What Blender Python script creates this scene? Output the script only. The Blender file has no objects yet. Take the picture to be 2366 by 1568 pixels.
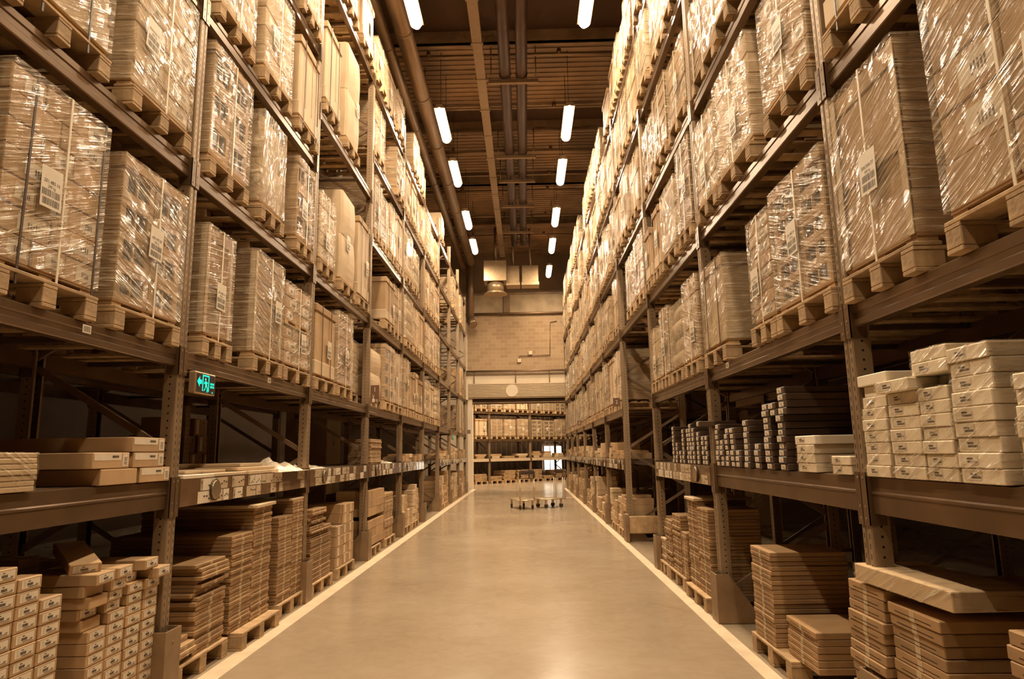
import bpy, math, random
from mathutils import Matrix, Vector
R_ = random.Random(7)
COL = bpy.context.scene.collection
SC = bpy.context.scene
PI = math.pi

# ------------------------------------------------------------------ materials
MATS = {}
def newmat(name):
    m = bpy.data.materials.new(name); m.use_nodes = True
    MATS[name] = m
    nt = m.node_tree
    return m, nt, nt.nodes, nt.links, nt.nodes['Principled BSDF']
def sock(b, n, v):
    if n in b.inputs: b.inputs[n].default_value = v
def simple(name, col, rough=.6, metal=0., noise=.0, nscale=8., bump=0., bscale=40., rnd=0., spec=.5, coat=0.):
    m, nt, N, L, b = newmat(name)
    sock(b, 'Roughness', rough); sock(b, 'Metallic', metal); sock(b, 'Specular IOR Level', spec); sock(b, 'Coat Weight', coat)
    c = (*col, 1)
    sock(b, 'Base Color', c)
    last = None
    if noise or rnd:
        tc = N.new('ShaderNodeTexCoord')
        hsv = N.new('ShaderNodeHueSaturation'); hsv.inputs['Color'].default_value = c
        val = None
        if noise:
            nz = N.new('ShaderNodeTexNoise'); nz.inputs['Scale'].default_value = nscale; nz.inputs['Detail'].default_value = 5
            L.new(tc.outputs['Object'], nz.inputs['Vector'])
            mr = N.new('ShaderNodeMapRange'); mr.inputs['From Min'].default_value = .3; mr.inputs['From Max'].default_value = .7
            mr.inputs['To Min'].default_value = 1 - noise; mr.inputs['To Max'].default_value = 1 + noise
            L.new(nz.outputs['Fac'], mr.inputs['Value']); val = mr.outputs['Result']
        if rnd:
            oi = N.new('ShaderNodeObjectInfo')
            mr2 = N.new('ShaderNodeMapRange'); mr2.inputs['To Min'].default_value = 1 - rnd; mr2.inputs['To Max'].default_value = 1 + rnd
            L.new(oi.outputs['Random'], mr2.inputs['Value'])
            if val is None: val = mr2.outputs['Result']
            else:
                mu = N.new('ShaderNodeMath'); mu.operation = 'MULTIPLY'
                L.new(val, mu.inputs[0]); L.new(mr2.outputs['Result'], mu.inputs[1]); val = mu.outputs[0]
        L.new(val, hsv.inputs['Value']); L.new(hsv.outputs['Color'], b.inputs['Base Color'])
    if bump:
        tc = N.new('ShaderNodeTexCoord'); nz = N.new('ShaderNodeTexNoise'); nz.inputs['Scale'].default_value = bscale
        L.new(tc.outputs['Object'], nz.inputs['Vector'])
        bp = N.new('ShaderNodeBump'); bp.inputs['Strength'].default_value = bump; bp.inputs['Distance'].default_value = .01
        L.new(nz.outputs['Fac'], bp.inputs['Height']); L.new(bp.outputs['Normal'], b.inputs['Normal'])
    return m
simple('cardboard', (.46, .285, .14), .75, noise=.10, nscale=5, rnd=.13)
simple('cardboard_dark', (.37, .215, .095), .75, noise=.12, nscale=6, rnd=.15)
simple('cardboard_pale', (.6, .43, .26), .7, noise=.08, nscale=4, rnd=.08)
simple('carton_white', (.86, .72, .54), .6, noise=.04, nscale=8, rnd=.06)
simple('cardboard_black', (.075, .04, .02), .5, noise=.2, nscale=6, rnd=.2)
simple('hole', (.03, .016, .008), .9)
simple('wood', (.44, .28, .14), .85, noise=.28, nscale=9, rnd=.16, bump=.3, bscale=30)
simple('paper', (.72, .6, .45), .5, noise=.05, nscale=20)
simple('print', (.06, .03, .015), .6)
simple('tape', (.52, .38, .22), .3)
simple('strap_white', (.8, .68, .5), .35)
simple('strap_dark', (.06, .035, .02), .4)
simple('steel_shade', (.1, .06, .035), .5, metal=.2, noise=.2)  # darker copy of steel, colours the rack's inner shade into the cross supports
simple('steel', (.24, .155, .09), .42, metal=.35, noise=.22, nscale=3, bump=.05, bscale=12)
simple('steel_beam', (.17, .1, .05), .28, metal=.45, noise=.25, nscale=2.2, bump=.06, bscale=9)
simple('guard', (.28, .175, .09), .5, metal=.25, noise=.2, nscale=5)
simple('board', (.1, .06, .03), .8, noise=.2)
simple('label_card', (.62, .47, .31), .22, noise=.1, nscale=12, coat=.5)
simple('label_dark', (.16, .085, .04), .2, noise=.1, nscale=12, coat=.5)
simple('disc', (.45, .33, .2), .12, metal=.6)
simple('rubber', (.05, .028, .014), .6)
simple('chrome', (.65, .5, .34), .35, metal=.6)
simple('duct', (.3, .19, .105), .45, metal=.5, noise=.12, nscale=1.5)
simple('pipe_dark', (.07, .032, .016), .5, noise=.15, nscale=2)
simple('tray', (.27, .175, .095), .6, noise=.1)
simple('vent', (.42, .29, .165), .35, metal=.6, noise=.1)
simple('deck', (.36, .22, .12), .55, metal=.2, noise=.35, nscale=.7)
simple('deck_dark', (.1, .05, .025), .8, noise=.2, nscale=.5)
simple('girder', (.36, .23, .13), .6, noise=.3, nscale=2)
simple('plaster', (.8, .64, .46), .8, noise=.08, nscale=1.2)
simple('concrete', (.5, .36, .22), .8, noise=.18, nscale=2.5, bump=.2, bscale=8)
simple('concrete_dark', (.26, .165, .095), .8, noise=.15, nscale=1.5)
simple('wall_dark', (.08, .045, .022), .85, noise=.15, nscale=.8)
simple('column', (.46, .33, .2), .7, noise=.1, nscale=2)
simple('metal_panel', (.19, .115, .065), .6, metal=.2, noise=.1)
simple('shutter', (.6, .45, .28), .4, metal=.3, noise=.06)
simple('sign_brown', (.16, .08, .04), .5)
simple('stripe', (.66, .5, .33), .5, noise=.12, nscale=6)
simple('lamp_metal', (.5, .36, .22), .4, metal=.4)
simple('foil', (.85, .7, .52), .15, noise=.1, bump=.6, bscale=60)

def emis(name, col, s):
    m, nt, N, L, b = newmat(name)
    sock(b, 'Base Color', (*col, 1)); sock(b, 'Emission Color', (*col, 1)); sock(b, 'Emission Strength', s)
emis('lamp_glow', (1, .86, .62), 14)
emis('window_glow', (1, .9, .72), 3.2)
emis('exit_green', (0.0, .85, .62), 1.0)

# perforated upright
def mat_post():
    m, nt, N, L, b = newmat('steel_post')
    sock(b, 'Roughness', .42); sock(b, 'Metallic', .35)
    tc = N.new('ShaderNodeTexCoord'); sx = N.new('ShaderNodeSeparateXYZ'); L.new(tc.outputs['Object'], sx.inputs[0])
    def M(op, a, bb=None, c=None):
        n = N.new('ShaderNodeMath'); n.operation = op
        for k, v in enumerate((a, bb, c)):
            if v is None: continue
            if isinstance(v, (int, float)): n.inputs[k].default_value = v
            else: L.new(v, n.inputs[k])
        return n.outputs[0]
    # slots 50 mm apart: two slot rows on the aisle face (|y|=.026), one round row on the flanks
    z = M('FRACT', M('MULTIPLY', sx.outputs['Z'], 20.))
    zz = M('ABSOLUTE', M('SUBTRACT', z, .5))
    ay = M('ABSOLUTE', M('SUBTRACT', M('ABSOLUTE', sx.outputs['Y']), .027))
    slot = M('MULTIPLY', M('LESS_THAN', zz, .26), M('LESS_THAN', ay, .0042))
    ax = M('ABSOLUTE', sx.outputs['X'])
    d = M('ADD', M('POWER', M('MULTIPLY', zz, .05), 2.), M('POWER', ax, 2.))
    dot = M('LESS_THAN', d, .0065 ** 2)
    geo = N.new('ShaderNodeNewGeometry'); sn = N.new('ShaderNodeSeparateXYZ'); L.new(geo.outputs['Normal'], sn.inputs[0])
    isx = M('GREATER_THAN', M('ABSOLUTE', sn.outputs['X']), .5)
    fac = M('ADD', M('MULTIPLY', slot, isx), M('MULTIPLY', dot, M('SUBTRACT', 1., isx)))
    nz = N.new('ShaderNodeTexNoise'); nz.inputs['Scale'].default_value = 4; L.new(tc.outputs['Object'], nz.inputs['Vector'])
    r = N.new('ShaderNodeValToRGB'); r.color_ramp.elements[0].color = (.22, .14, .08, 1); r.color_ramp.elements[1].color = (.42, .29, .17, 1)
    L.new(nz.outputs['Fac'], r.inputs[0])
    mx = N.new('ShaderNodeMix'); mx.data_type = 'RGBA'; mx.inputs[7].default_value = (.015, .008, .004, 1)
    L.new(fac, mx.inputs[0]); L.new(r.outputs[0], mx.inputs[6]); L.new(mx.outputs[2], b.inputs['Base Color'])
mat_post()

def mat_wrap(name, rot, sc=70, base=.16, gain=.55):
    m, nt, N, L, b = newmat(name)
    m.blend_method = 'BLEND' if hasattr(m, 'blend_method') else m.blend_method
    tc = N.new('ShaderNodeTexCoord'); mp = N.new('ShaderNodeMapping'); mp.vector_type = 'POINT'
    oi = N.new('ShaderNodeObjectInfo')
    off = N.new('ShaderNodeVectorMath'); off.operation = 'SCALE'; off.inputs[0].default_value = (13, 7, 31)
    L.new(oi.outputs['Random'], off.inputs['Scale'])
    ad = N.new('ShaderNodeVectorMath'); ad.operation = 'ADD'
    rt = N.new('ShaderNodeMapping'); rt.inputs['Rotation'].default_value = (rot, 0, 0)
    L.new(tc.outputs['Object'], rt.inputs['Vector'])
    mp.inputs['Scale'].default_value = (3.2, 3.2, sc)
    L.new(rt.outputs[0], mp.inputs['Vector']); L.new(mp.outputs[0], ad.inputs[0]); L.new(off.outputs[0], ad.inputs[1])
    nz = N.new('ShaderNodeTexNoise'); nz.inputs['Scale'].default_value = 1.; nz.inputs['Detail'].default_value = 3; nz.inputs['Distortion'].default_value = .6
    L.new(ad.outputs[0], nz.inputs['Vector'])
    n2 = N.new('ShaderNodeTexNoise'); n2.inputs['Scale'].default_value = 9; n2.inputs['Detail'].default_value = 4; n2.inputs['Distortion'].default_value = 1.5
    L.new(tc.outputs['Object'], n2.inputs['Vector'])
    sm = N.new('ShaderNodeMath'); sm.operation = 'MULTIPLY_ADD'; sm.inputs[1].default_value = .45
    L.new(n2.outputs['Fac'], sm.inputs[0]); L.new(nz.outputs['Fac'], sm.inputs[2])
    bp = N.new('ShaderNodeBump'); bp.inputs['Strength'].default_value = 1.; bp.inputs['Distance'].default_value = .05
    L.new(sm.outputs[0], bp.inputs['Height'])
    mr = N.new('ShaderNodeMapRange'); mr.inputs['From Min'].default_value = .5; mr.inputs['From Max'].default_value = .68
    mr.inputs['To Min'].default_value = base; mr.inputs['To Max'].default_value = base + gain
    L.new(nz.outputs['Fac'], mr.inputs['Value'])
    tr = N.new('ShaderNodeBsdfTransparent'); tr.inputs[0].default_value = (.96, .94, .9, 1)
    sock(b, 'Base Color', (.85, .68, .48, 1)); sock(b, 'Roughness', .13); sock(b, 'Specular IOR Level', 1.0)
    L.new(bp.outputs['Normal'], b.inputs['Normal'])
    mx = N.new('ShaderNodeMixShader')
    L.new(mr.outputs['Result'], mx.inputs[0]); L.new(tr.outputs[0], mx.inputs[1]); L.new(b.outputs[0], mx.inputs[2])
    L.new(mx.outputs[0], N['Material Output'].inputs['Surface'])
mat_wrap('wrap_a', .42); mat_wrap('wrap_b', -.35, 55, .2, .5); mat_wrap('wrap_c', .15, 90, .16, .6); mat_wrap('wrap_vert', 1.45, 60, .3, .6); mat_wrap('film_clear', .5, 50, .06, .5)

def mat_floor():
    m, nt, N, L, b = newmat('floor_concrete')
    tc = N.new('ShaderNodeTexCoord')
    n1 = N.new('ShaderNodeTexNoise'); n1.inputs['Scale'].default_value = .55; n1.inputs['Detail'].default_value = 8; n1.inputs['Roughness'].default_value = .65
    n2 = N.new('ShaderNodeTexNoise'); n2.inputs['Scale'].default_value = 7; n2.inputs['Detail'].default_value = 6; n2.inputs['Distortion'].default_value = 1.
    L.new(tc.outputs['Object'], n1.inputs['Vector']); L.new(tc.outputs['Object'], n2.inputs['Vector'])
    r = N.new('ShaderNodeValToRGB'); r.color_ramp.elements[0].color = (.30, .215, .135, 1); r.color_ramp.elements[1].color = (.40, .305, .205, 1)
    r.color_ramp.elements[0].position = .3; r.color_ramp.elements[1].position = .68
    mm = N.new('ShaderNodeMath'); mm.operation = 'MULTIPLY_ADD'; mm.inputs[1].default_value = .35
    L.new(n2.outputs['Fac'], mm.inputs[0]); 
    m2 = N.new('ShaderNodeMath'); m2.operation = 'MULTIPLY'; m2.inputs[1].default_value = .68
    L.new(n1.outputs['Fac'], m2.inputs[0]); L.new(m2.outputs[0], mm.inputs[2]); L.new(mm.outputs[0], r.inputs[0])
    L.new(r.outputs[0], b.inputs['Base Color'])
    mr = N.new('ShaderNodeMapRange'); mr.inputs['To Min'].default_value = .1; mr.inputs['To Max'].default_value = .3
    L.new(n1.outputs['Fac'], mr.inputs['Value']); L.new(mr.outputs['Result'], b.inputs['Roughness'])
    bp = N.new('ShaderNodeBump'); bp.inputs['Strength'].default_value = .04; L.new(n2.outputs['Fac'], bp.inputs['Height']); L.new(bp.outputs[0], b.inputs['Normal'])
mat_floor()
def mat_brick():
    m, nt, N, L, b = newmat('block_wall')
    tc = N.new('ShaderNodeTexCoord'); mp = N.new('ShaderNodeMapping'); mp.inputs['Rotation'].default_value = (PI / 2, 0, 0)
    L.new(tc.outputs['Object'], mp.inputs['Vector'])
    br = N.new('ShaderNodeTexBrick'); br.inputs['Scale'].default_value = 1; br.inputs['Brick Width'].default_value = .36; br.inputs['Row Height'].default_value = .168
    br.inputs['Mortar Size'].default_value = .008; br.inputs['Color1'].default_value = (.5, .33, .19, 1); br.inputs['Color2'].default_value = (.4, .25, .135, 1)
    br.inputs['Mortar'].default_value = (.56, .4, .25, 1); br.inputs['Bias'].default_value = -.2
    L.new(mp.outputs[0], br.inputs['Vector']); L.new(br.outputs['Color'], b.inputs['Base Color']); sock(b, 'Roughness', .9)
    bp = N.new('ShaderNodeBump'); bp.inputs['Strength'].default_value = .4; bp.invert = True; bp.inputs['Distance'].default_value = .02
    L.new(br.outputs['Fac'], bp.inputs['Height']); L.new(bp.outputs[0], b.inputs['Normal'])
mat_brick()

# ------------------------------------------------------------------ mesh tools
class MB:
    def __init__(s): s.v = []; s.f = []; s.m = []; s.mats = []; s.sm = []
    def mi(s, mat):
        if mat not in s.mats: s.mats.append(mat)
        return s.mats.index(mat)
    def face(s, pts, mat, smooth=False):
        b = len(s.v); s.v += [tuple(p) for p in pts]; s.f.append(tuple(range(b, b + len(pts)))); s.m.append(s.mi(mat)); s.sm.append(smooth)
    def box(s, x0, x1, y0, y1, z0, z1, mat):
        b = len(s.v)
        s.v += [(x0, y0, z0), (x1, y0, z0), (x1, y1, z0), (x0, y1, z0), (x0, y0, z1), (x1, y0, z1), (x1, y1, z1), (x0, y1, z1)]
        k = s.mi(mat)
        for q in ((0, 3, 2, 1), (4, 5, 6, 7), (0, 1, 5, 4), (1, 2, 6, 5), (2, 3, 7, 6), (3, 0, 4, 7)):
            s.f.append(tuple(b + i for i in q)); s.m.append(k); s.sm.append(False)
    def cbox(s, x0, x1, y0, y1, z0, z1, mat, c=.006):
        """box with chamfered edges"""
        b = len(s.v); k = s.mi(mat)
        X = (x0, x1); Y = (y0, y1); Z = (z0, z1); idx = {}
        for i in (0, 1):
            for j in (0, 1):
                for l in (0, 1):
                    sx, sy, sz = (1, -1)[i], (1, -1)[j], (1, -1)[l]
                    p = (X[i], Y[j], Z[l])
                    idx[i, j, l, 0] = len(s.v); s.v.append((p[0], p[1] + sy * c, p[2] + sz * c))
                    idx[i, j, l, 1] = len(s.v); s.v.append((p[0] + sx * c, p[1], p[2] + sz * c))
                    idx[i, j, l, 2] = len(s.v); s.v.append((p[0] + sx * c, p[1] + sy * c, p[2]))
        def add(q):
            s.f.append(tuple(q)); s.m.append(k); s.sm.append(False)
        I = idx
        add([I[0, 0, 0, 0], I[0, 0, 1, 0], I[0, 1, 1, 0], I[0, 1, 0, 0]]); add([I[1, 0, 0, 0], I[1, 1, 0, 0], I[1, 1, 1, 0], I[1, 0, 1, 0]])
        add([I[0, 0, 0, 1], I[1, 0, 0, 1], I[1, 0, 1, 1], I[0, 0, 1, 1]]); add([I[0, 1, 0, 1], I[0, 1, 1, 1], I[1, 1, 1, 1], I[1, 1, 0, 1]])
        add([I[0, 0, 0, 2], I[0, 1, 0, 2], I[1, 1, 0, 2], I[1, 0, 0, 2]]); add([I[0, 0, 1, 2], I[1, 0, 1, 2], I[1, 1, 1, 2], I[0, 1, 1, 2]])
        for a in (0, 1):
            for c2 in (0, 1):
                add([I[a, c2, 0, 0], I[a, c2, 1, 0], I[a, c2, 1, 1], I[a, c2, 0, 1]])
                add([I[a, 0, c2, 0], I[a, 1, c2, 0], I[a, 1, c2, 2], I[a, 0, c2, 2]])
                add([I[0, a, c2, 1], I[1, a, c2, 1], I[1, a, c2, 2], I[0, a, c2, 2]])
        for i in (0, 1):
            for j in (0, 1):
                for l in (0, 1): add([I[i, j, l, 0], I[i, j, l, 1], I[i, j, l, 2]])
    def tube(s, p0, p1, r, mat, n=10, r1=None, caps=True):
        p0 = Vector(p0); p1 = Vector(p1); d = (p1 - p0)
        if d.length < 1e-6: return
        d.normalize(); a = d.orthogonal().normalized(); bb = d.cross(a); r1 = r if r1 is None else r1
        b = len(s.v); k = s.mi(mat)
        for p, rr in ((p0, r), (p1, r1)):
            for i in range(n):
                t = 2 * PI * i / n; s.v.append(tuple(p + a * rr * math.cos(t) + bb * rr * math.sin(t)))
        for i in range(n):
            j = (i + 1) % n; s.f.append((b + i, b + j, b + n + j, b + n + i)); s.m.append(k); s.sm.append(True)
        if caps:
            s.f.append(tuple(b + i for i in reversed(range(n)))); s.m.append(k); s.sm.append(False)
            s.f.append(tuple(b + n + i for i in range(n))); s.m.append(k); s.sm.append(False)
    def bar(s, p0, p1, w, t, mat, up=(1, 0, 0)):
        """rectangular bar: w along (d x up), t along up"""
        p0 = Vector(p0); p1 = Vector(p1); d = (p1 - p0).normalized(); u = Vector(up).normalized(); u = (u - d * u.dot(d)).normalized(); q = d.cross(u)
        b = len(s.v); k = s.mi(mat)
        for p in (p0, p1):
            for a, c in ((-1, -1), (1, -1), (1, 1), (-1, 1)): s.v.append(tuple(p + q * a * w / 2 + u * c * t / 2))
        for f in ((0, 1, 2, 3), (7, 6, 5, 4), (0, 4, 5, 1), (1, 5, 6, 2), (2, 6, 7, 3), (3, 7, 4, 0)):
            s.f.append(tuple(b + i for i in f)); s.m.append(k); s.sm.append(False)
    def prism(s, poly, axis, a0, a1, mat):
        """poly: list of 2D points; axis 'x','y','z' extruded from a0 to a1"""
        def P(u, v, a): return {'x': (a, u, v), 'y': (u, a, v), 'z': (u, v, a)}[axis]
        n = len(poly); b = len(s.v); k = s.mi(mat)
        s.v += [P(u, v, a0) for u, v in poly] + [P(u, v, a1) for u, v in poly]
        s.f.append(tuple(b + i for i in range(n))); s.m.append(k); s.sm.append(False)
        s.f.append(tuple(b + n + i for i in reversed(range(n)))); s.m.append(k); s.sm.append(False)
        for i in range(n):
            j = (i + 1) % n; s.f.append((b + i, b + n + i, b + n + j, b + j)); s.m.append(k); s.sm.append(False)
    def mesh(s, name):
        me = bpy.data.meshes.new(name); me.from_pydata(s.v, [], s.f)
        for mt in s.mats: me.materials.append(MATS[mt])
        me.polygons.foreach_set('material_index', s.m); me.polygons.foreach_set('use_smooth', s.sm)
        me.validate(clean_customdata=False); me.update()
        return me
def link(name, me, parent=None, loc=(0, 0, 0), rot=(0, 0, 0)):
    o = bpy.data.objects.new(name, me); COL.objects.link(o)
    o.location = loc; o.rotation_euler = rot
    if parent: o.parent = parent
    return o
def part(name, mb, parent, loc=(0, 0, 0), rot=(0, 0, 0)): return link(name, mb.mesh(name) if isinstance(mb, MB) else mb, parent, loc, rot)
LABELS = {}
def tag(o, label, cat, group=None):
    w = label.split()
    if len(w) > 16: print('LONG', len(w), label)
    LABELS[label] = LABELS.get(label, 0) + 1
    o['label'] = label; o['category'] = cat
    if group: o['group'] = group
    return o
def thing(name, label, cat, loc=(0, 0, 0), rz=0, group=None):
    o = bpy.data.objects.new(name, None); COL.objects.link(o); o.location = loc; o.rotation_euler = (0, 0, rz); o.empty_display_size = .1
    return tag(o, label, cat, group)
def struct(name, mb, parent=None):
    o = part(name, mb, parent); o['kind'] = 'structure'; return o
CACHE = {}
def cached(key, fn):
    if key not in CACHE: CACHE[key] = fn()
    return CACHE[key]
def text_into(mb, s, size, mat, fn):
    """add glyph outlines of s as flat faces; fn maps (u, v) to a point"""
    cu = bpy.data.curves.new('t', 'FONT'); cu.body = s; cu.size = size; cu.align_x = 'CENTER'; cu.align_y = 'CENTER'; cu.resolution_u = 2
    ob = bpy.data.objects.new('t', cu); COL.objects.link(ob)
    dg = bpy.context.evaluated_depsgraph_get(); me = bpy.data.meshes.new_from_object(ob.evaluated_get(dg))
    k = mb.mi(mat); b = len(mb.v); mb.v += [tuple(fn(v.co.x, v.co.y)) for v in me.vertices]
    for p in me.polygons: mb.f.append(tuple(b + i for i in p.vertices)); mb.m.append(k); mb.sm.append(False)
    bpy.data.meshes.remove(me); bpy.data.objects.remove(ob); bpy.data.curves.remove(cu)
ORD = ['first', 'second', 'third', 'fourth', 'fifth', 'sixth', 'seventh', 'eighth', 'ninth', 'tenth', 'eleventh', 'twelfth', 'thirteenth', 'fourteenth', 'fifteenth', 'sixteenth', 'seventeenth', 'eighteenth', 'nineteenth', 'twentieth']
def ordn(i):
    if i < 20: return ORD[i]
    t = ['', '', 'twenty', 'thirty', 'forty', 'fifty', 'sixty'][(i + 1) // 10]; r = (i + 1) % 10
    return (t + '-' + ORD[r - 1]) if r else t[:-1] + 'ieth'
def topn(i): return 'topmost' if i == 0 else ordn(i) + ' from the top'

# ------------------------------------------------------------------ layout numbers
XL, XR = -2.39, 1.736            # aisle faces of the two racks
B = 2.8
YL, YR = 4.59, 3.575             # y of post 0 on each side
DEP = 1.1
BT = {1: (1.19, 1.375), 2: (2.15, 2.27), 3: (3.53, 3.66), 4: (4.86, 4.99), 5: (6.28, 6.41), 6: (7.61, 7.74), 45: (5.56, 5.69)}  # beam bottom, top
S = {'L': dict(x=XL, sg=-1, y=YL, rz=PI), 'R': dict(x=XR, sg=1, y=YR, rz=0)}
def wx(side, d): return S[side]['x'] + S[side]['sg'] * d      # d metres into the rack
def py(side, n): return S[side]['y'] + B * n

# ------------------------------------------------------------------ pallets
def pallet_meshes(W, D=1.16):
    """euro-like pallet, local x = depth, y = width, total height .136"""
    def mk():
        o = {}
        m = MB(); m.cbox(-D / 2, D / 2, -.05, .05, 0, .02, 'wood', .003); o['runner'] = m.mesh('runner')
        m = MB(); m.cbox(-.07, .07, -.05, .05, 0, .078, 'wood', .004); o['block'] = m.mesh('block')
        m = MB(); m.cbox(-.06, .06, -W / 2, W / 2, 0, .019, 'wood', .003); o['stringer'] = m.mesh('cross_board')
        m = MB(); m.cbox(-.065, .065, -W / 2, W / 2, 0, .019, 'wood', .003); o['deck'] = m.mesh('deck_board')
        # all in one for distant pallets
        m = MB()
        for y in (-W / 2 + .05, 0, W / 2 - .05):
            m.box(-D / 2, D / 2, y - .05, y + .05, 0, .02, 'wood')
            for x in (-D / 2 + .07, 0, D / 2 - .07): m.box(x - .07, x + .07, y - .05, y + .05, .02, .098, 'wood')
            m.box(-D / 2, D / 2, y - .05, y + .05, .098, .117, 'wood')
        for k in range(7):
            x = -D / 2 + .06 + k * (D - .12) / 6; m.box(x - .055, x + .055, -W / 2, W / 2, .117, .136, 'wood')
        o['all'] = m.mesh('wooden_pallet'); return o
    return cached(('pal', round(W, 3), D), mk)
def pallet(label, loc, W, rz, detail, group, cx=0):
    W = round(W, 2); P = pallet_meshes(W); D = 1.16
    if not detail:
        o = link('wooden_pallet', P['all'], None, loc, (0, 0, rz)); return tag(o, label, 'pallet', group)
    t = thing('wooden_pallet', label, 'pallet', loc, rz, group)
    rr = R_.uniform
    for y in (-W / 2 + .05, 0, W / 2 - .05):
        link('runner', P['runner'], t, (0, y, 0))
        for x in (-D / 2 + .07, 0, D / 2 - .07): link('block', P['block'], t, (x, y + rr(-.004, .004), .02))
    lng = cached(('lng', D), lambda: (lambda m: (m.cbox(-D / 2, D / 2, -.05, .05, 0, .019, 'wood', .003), m.mesh('cross_board'))[1])(MB()))
    for y in (-W / 2 + .05, 0, W / 2 - .05): link('cross_board', lng, t, (0, y, .098))
    for k in range(6):
        x = -D / 2 + .065 + k * (D - .13) / 5; link('deck_board', P['deck'], t, (x, rr(-.006, .006), .117))
    return t

# ------------------------------------------------------------------ loads
def shell_mesh(W, H, D, n, seed, mat):
    def mk():
        rg = random.Random(seed * 31 + int(W * 100)); m = MB(); k = m.mi(mat)
        amp = .008 if n > 4 else .004
        ph = [rg.uniform(0, 6.28) for _ in range(6)]
        def dis(u, v): return amp * (math.sin(9 * u + 5 * v + ph[0]) * .5 + math.sin(23 * v - 7 * u + ph[1]) * .35 + math.sin(37 * u + 29 * v + ph[2]) * .3)
        def grid(fn, nu, nv, nrm):
            b = len(m.v)
            for i in range(nu + 1):
                for j in range(nv + 1):
                    p = fn(i / nu, j / nv); e = 1 if 0 < i < nu else 0
                    d = dis(i / nu, j / nv) * e
                    m.v.append((p[0] + nrm[0] * d, p[1] + nrm[1] * d, p[2] + nrm[2] * d))
            for i in range(nu):
                for j in range(nv):
                    m.f.append((b + i * (nv + 1) + j, b + (i + 1) * (nv + 1) + j, b + (i + 1) * (nv + 1) + j + 1, b + i * (nv + 1) + j + 1)); m.m.append(k); m.sm.append(True)
        a, c = D / 2, W / 2
        grid(lambda u, v: (-a, c - u * W, v * H), n, n, (-1, 0, 0)); grid(lambda u, v: (a, -c + u * W, v * H), max(2, n // 3), max(2, n // 3), (1, 0, 0))
        grid(lambda u, v: (-a + u * D, -c, v * H), n, n, (0, -1, 0)); grid(lambda u, v: (a - u * D, c, v * H), n, n, (0, 1, 0))
        grid(lambda u, v: (-a + u * D, -c + v * W, H), 3, 3, (0, 0, 1))
        return m.mesh('plastic_wrap')
    return cached(('sh', round(W, 3), round(H, 3), round(D, 3), n, seed, mat), mk)
def carton_mesh(d, w, h, mat='cardboard', style=0):
    """local: x depth, y width, z height from 0; faces -x to the aisle"""
    def mk():
        m = MB(); m.cbox(-d / 2, d / 2, -w / 2, w / 2, 0, h, mat, .004)
        x = -d / 2 - .0012
        def q(y0, y1, z0, z1, mt, xx=x): m.face([(xx, y1, z0), (xx, y0, z0), (xx, y0, z1), (xx, y1, z1)], mt)
        if style == 1:      # printed label patch with code lines
            q(-w * .42, w * .12, h * .22, h * .8, 'paper')
            for i in range(5): q(-w * .3 + i * w * .05, -w * .3 + i * w * .05 + w * .025, h * .35, h * .6, 'print', x - .001)
        if style == 2:      # tape across the middle
            q(-.025, .025, 0, h, 'tape'); m.face([(-d / 2, -.025, h + .001), (d / 2, -.025, h + .001), (d / 2, .025, h + .001), (-d / 2, .025, h + .001)], 'tape')
        if style == 3:      # open display windows
            q(-w * .36, w * .36, h * .2, h * .78, 'hole')
        return m.mesh('carton')
    return cached(('ct', round(d, 3), round(w, 3), round(h, 3), mat, style), mk)
def ship_label_mesh(var):
    def mk():
        rg = random.Random(var); m = MB(); w, h = .15, .21
        def q(y0, y1, z0, z1, mt, x=-.0015): m.face([(x, y1, z0), (x, y0, z0), (x, y0, z1), (x, y1, z1)], mt)
        m.box(-.001, 0, -w / 2, w / 2, -h / 2, h / 2, 'paper')
        for z in (-.09, -.045):
            y = -w / 2 + .015
            while y < w / 2 - .015:
                t = rg.choice([.002, .004, .006]); q(y, y + t, z, z + .035, 'print'); y += t + rg.choice([.003, .005])
        s = ['504.934.77', '602.947.05', '501.948.20', '201.483.16'][var % 4]
        text_into(m, s, .026, 'print', lambda u, v: (-.002, -u, v + .03)); text_into(m, ['606 kg', '384 kg', '512 kg', '290 kg'][var % 4], .02, 'print', lambda u, v: (-.002, -u, v + .005))
        return m.mesh('shipping_label')
    return cached(('sl', var), mk)
def strap_mesh(H, D, mat, w=.014):
    def mk():
        m = MB(); a = D / 2 + .012
        m.box(-a - .004, -a, -w / 2, w / 2, -.07, H + .01, mat); m.box(-a, a, -w / 2, w / 2, H + .008, H + .013, mat); m.box(a, a + .004, -w / 2, w / 2, -.07, H + .01, mat)
        return m.mesh('strap')
    return cached(('st', round(H, 3), round(D, 3), mat, w), mk)
def corner_mesh(H, mat='cardboard_pale'):
    def mk():
        m = MB(); m.box(-.004, 0, -.05, .0, 0, H, mat); m.box(-.004, .05, -.004, 0, 0, H, mat); return m.mesh('edge_protector')
    return cached(('co', round(H, 3), mat), mk)

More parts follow.
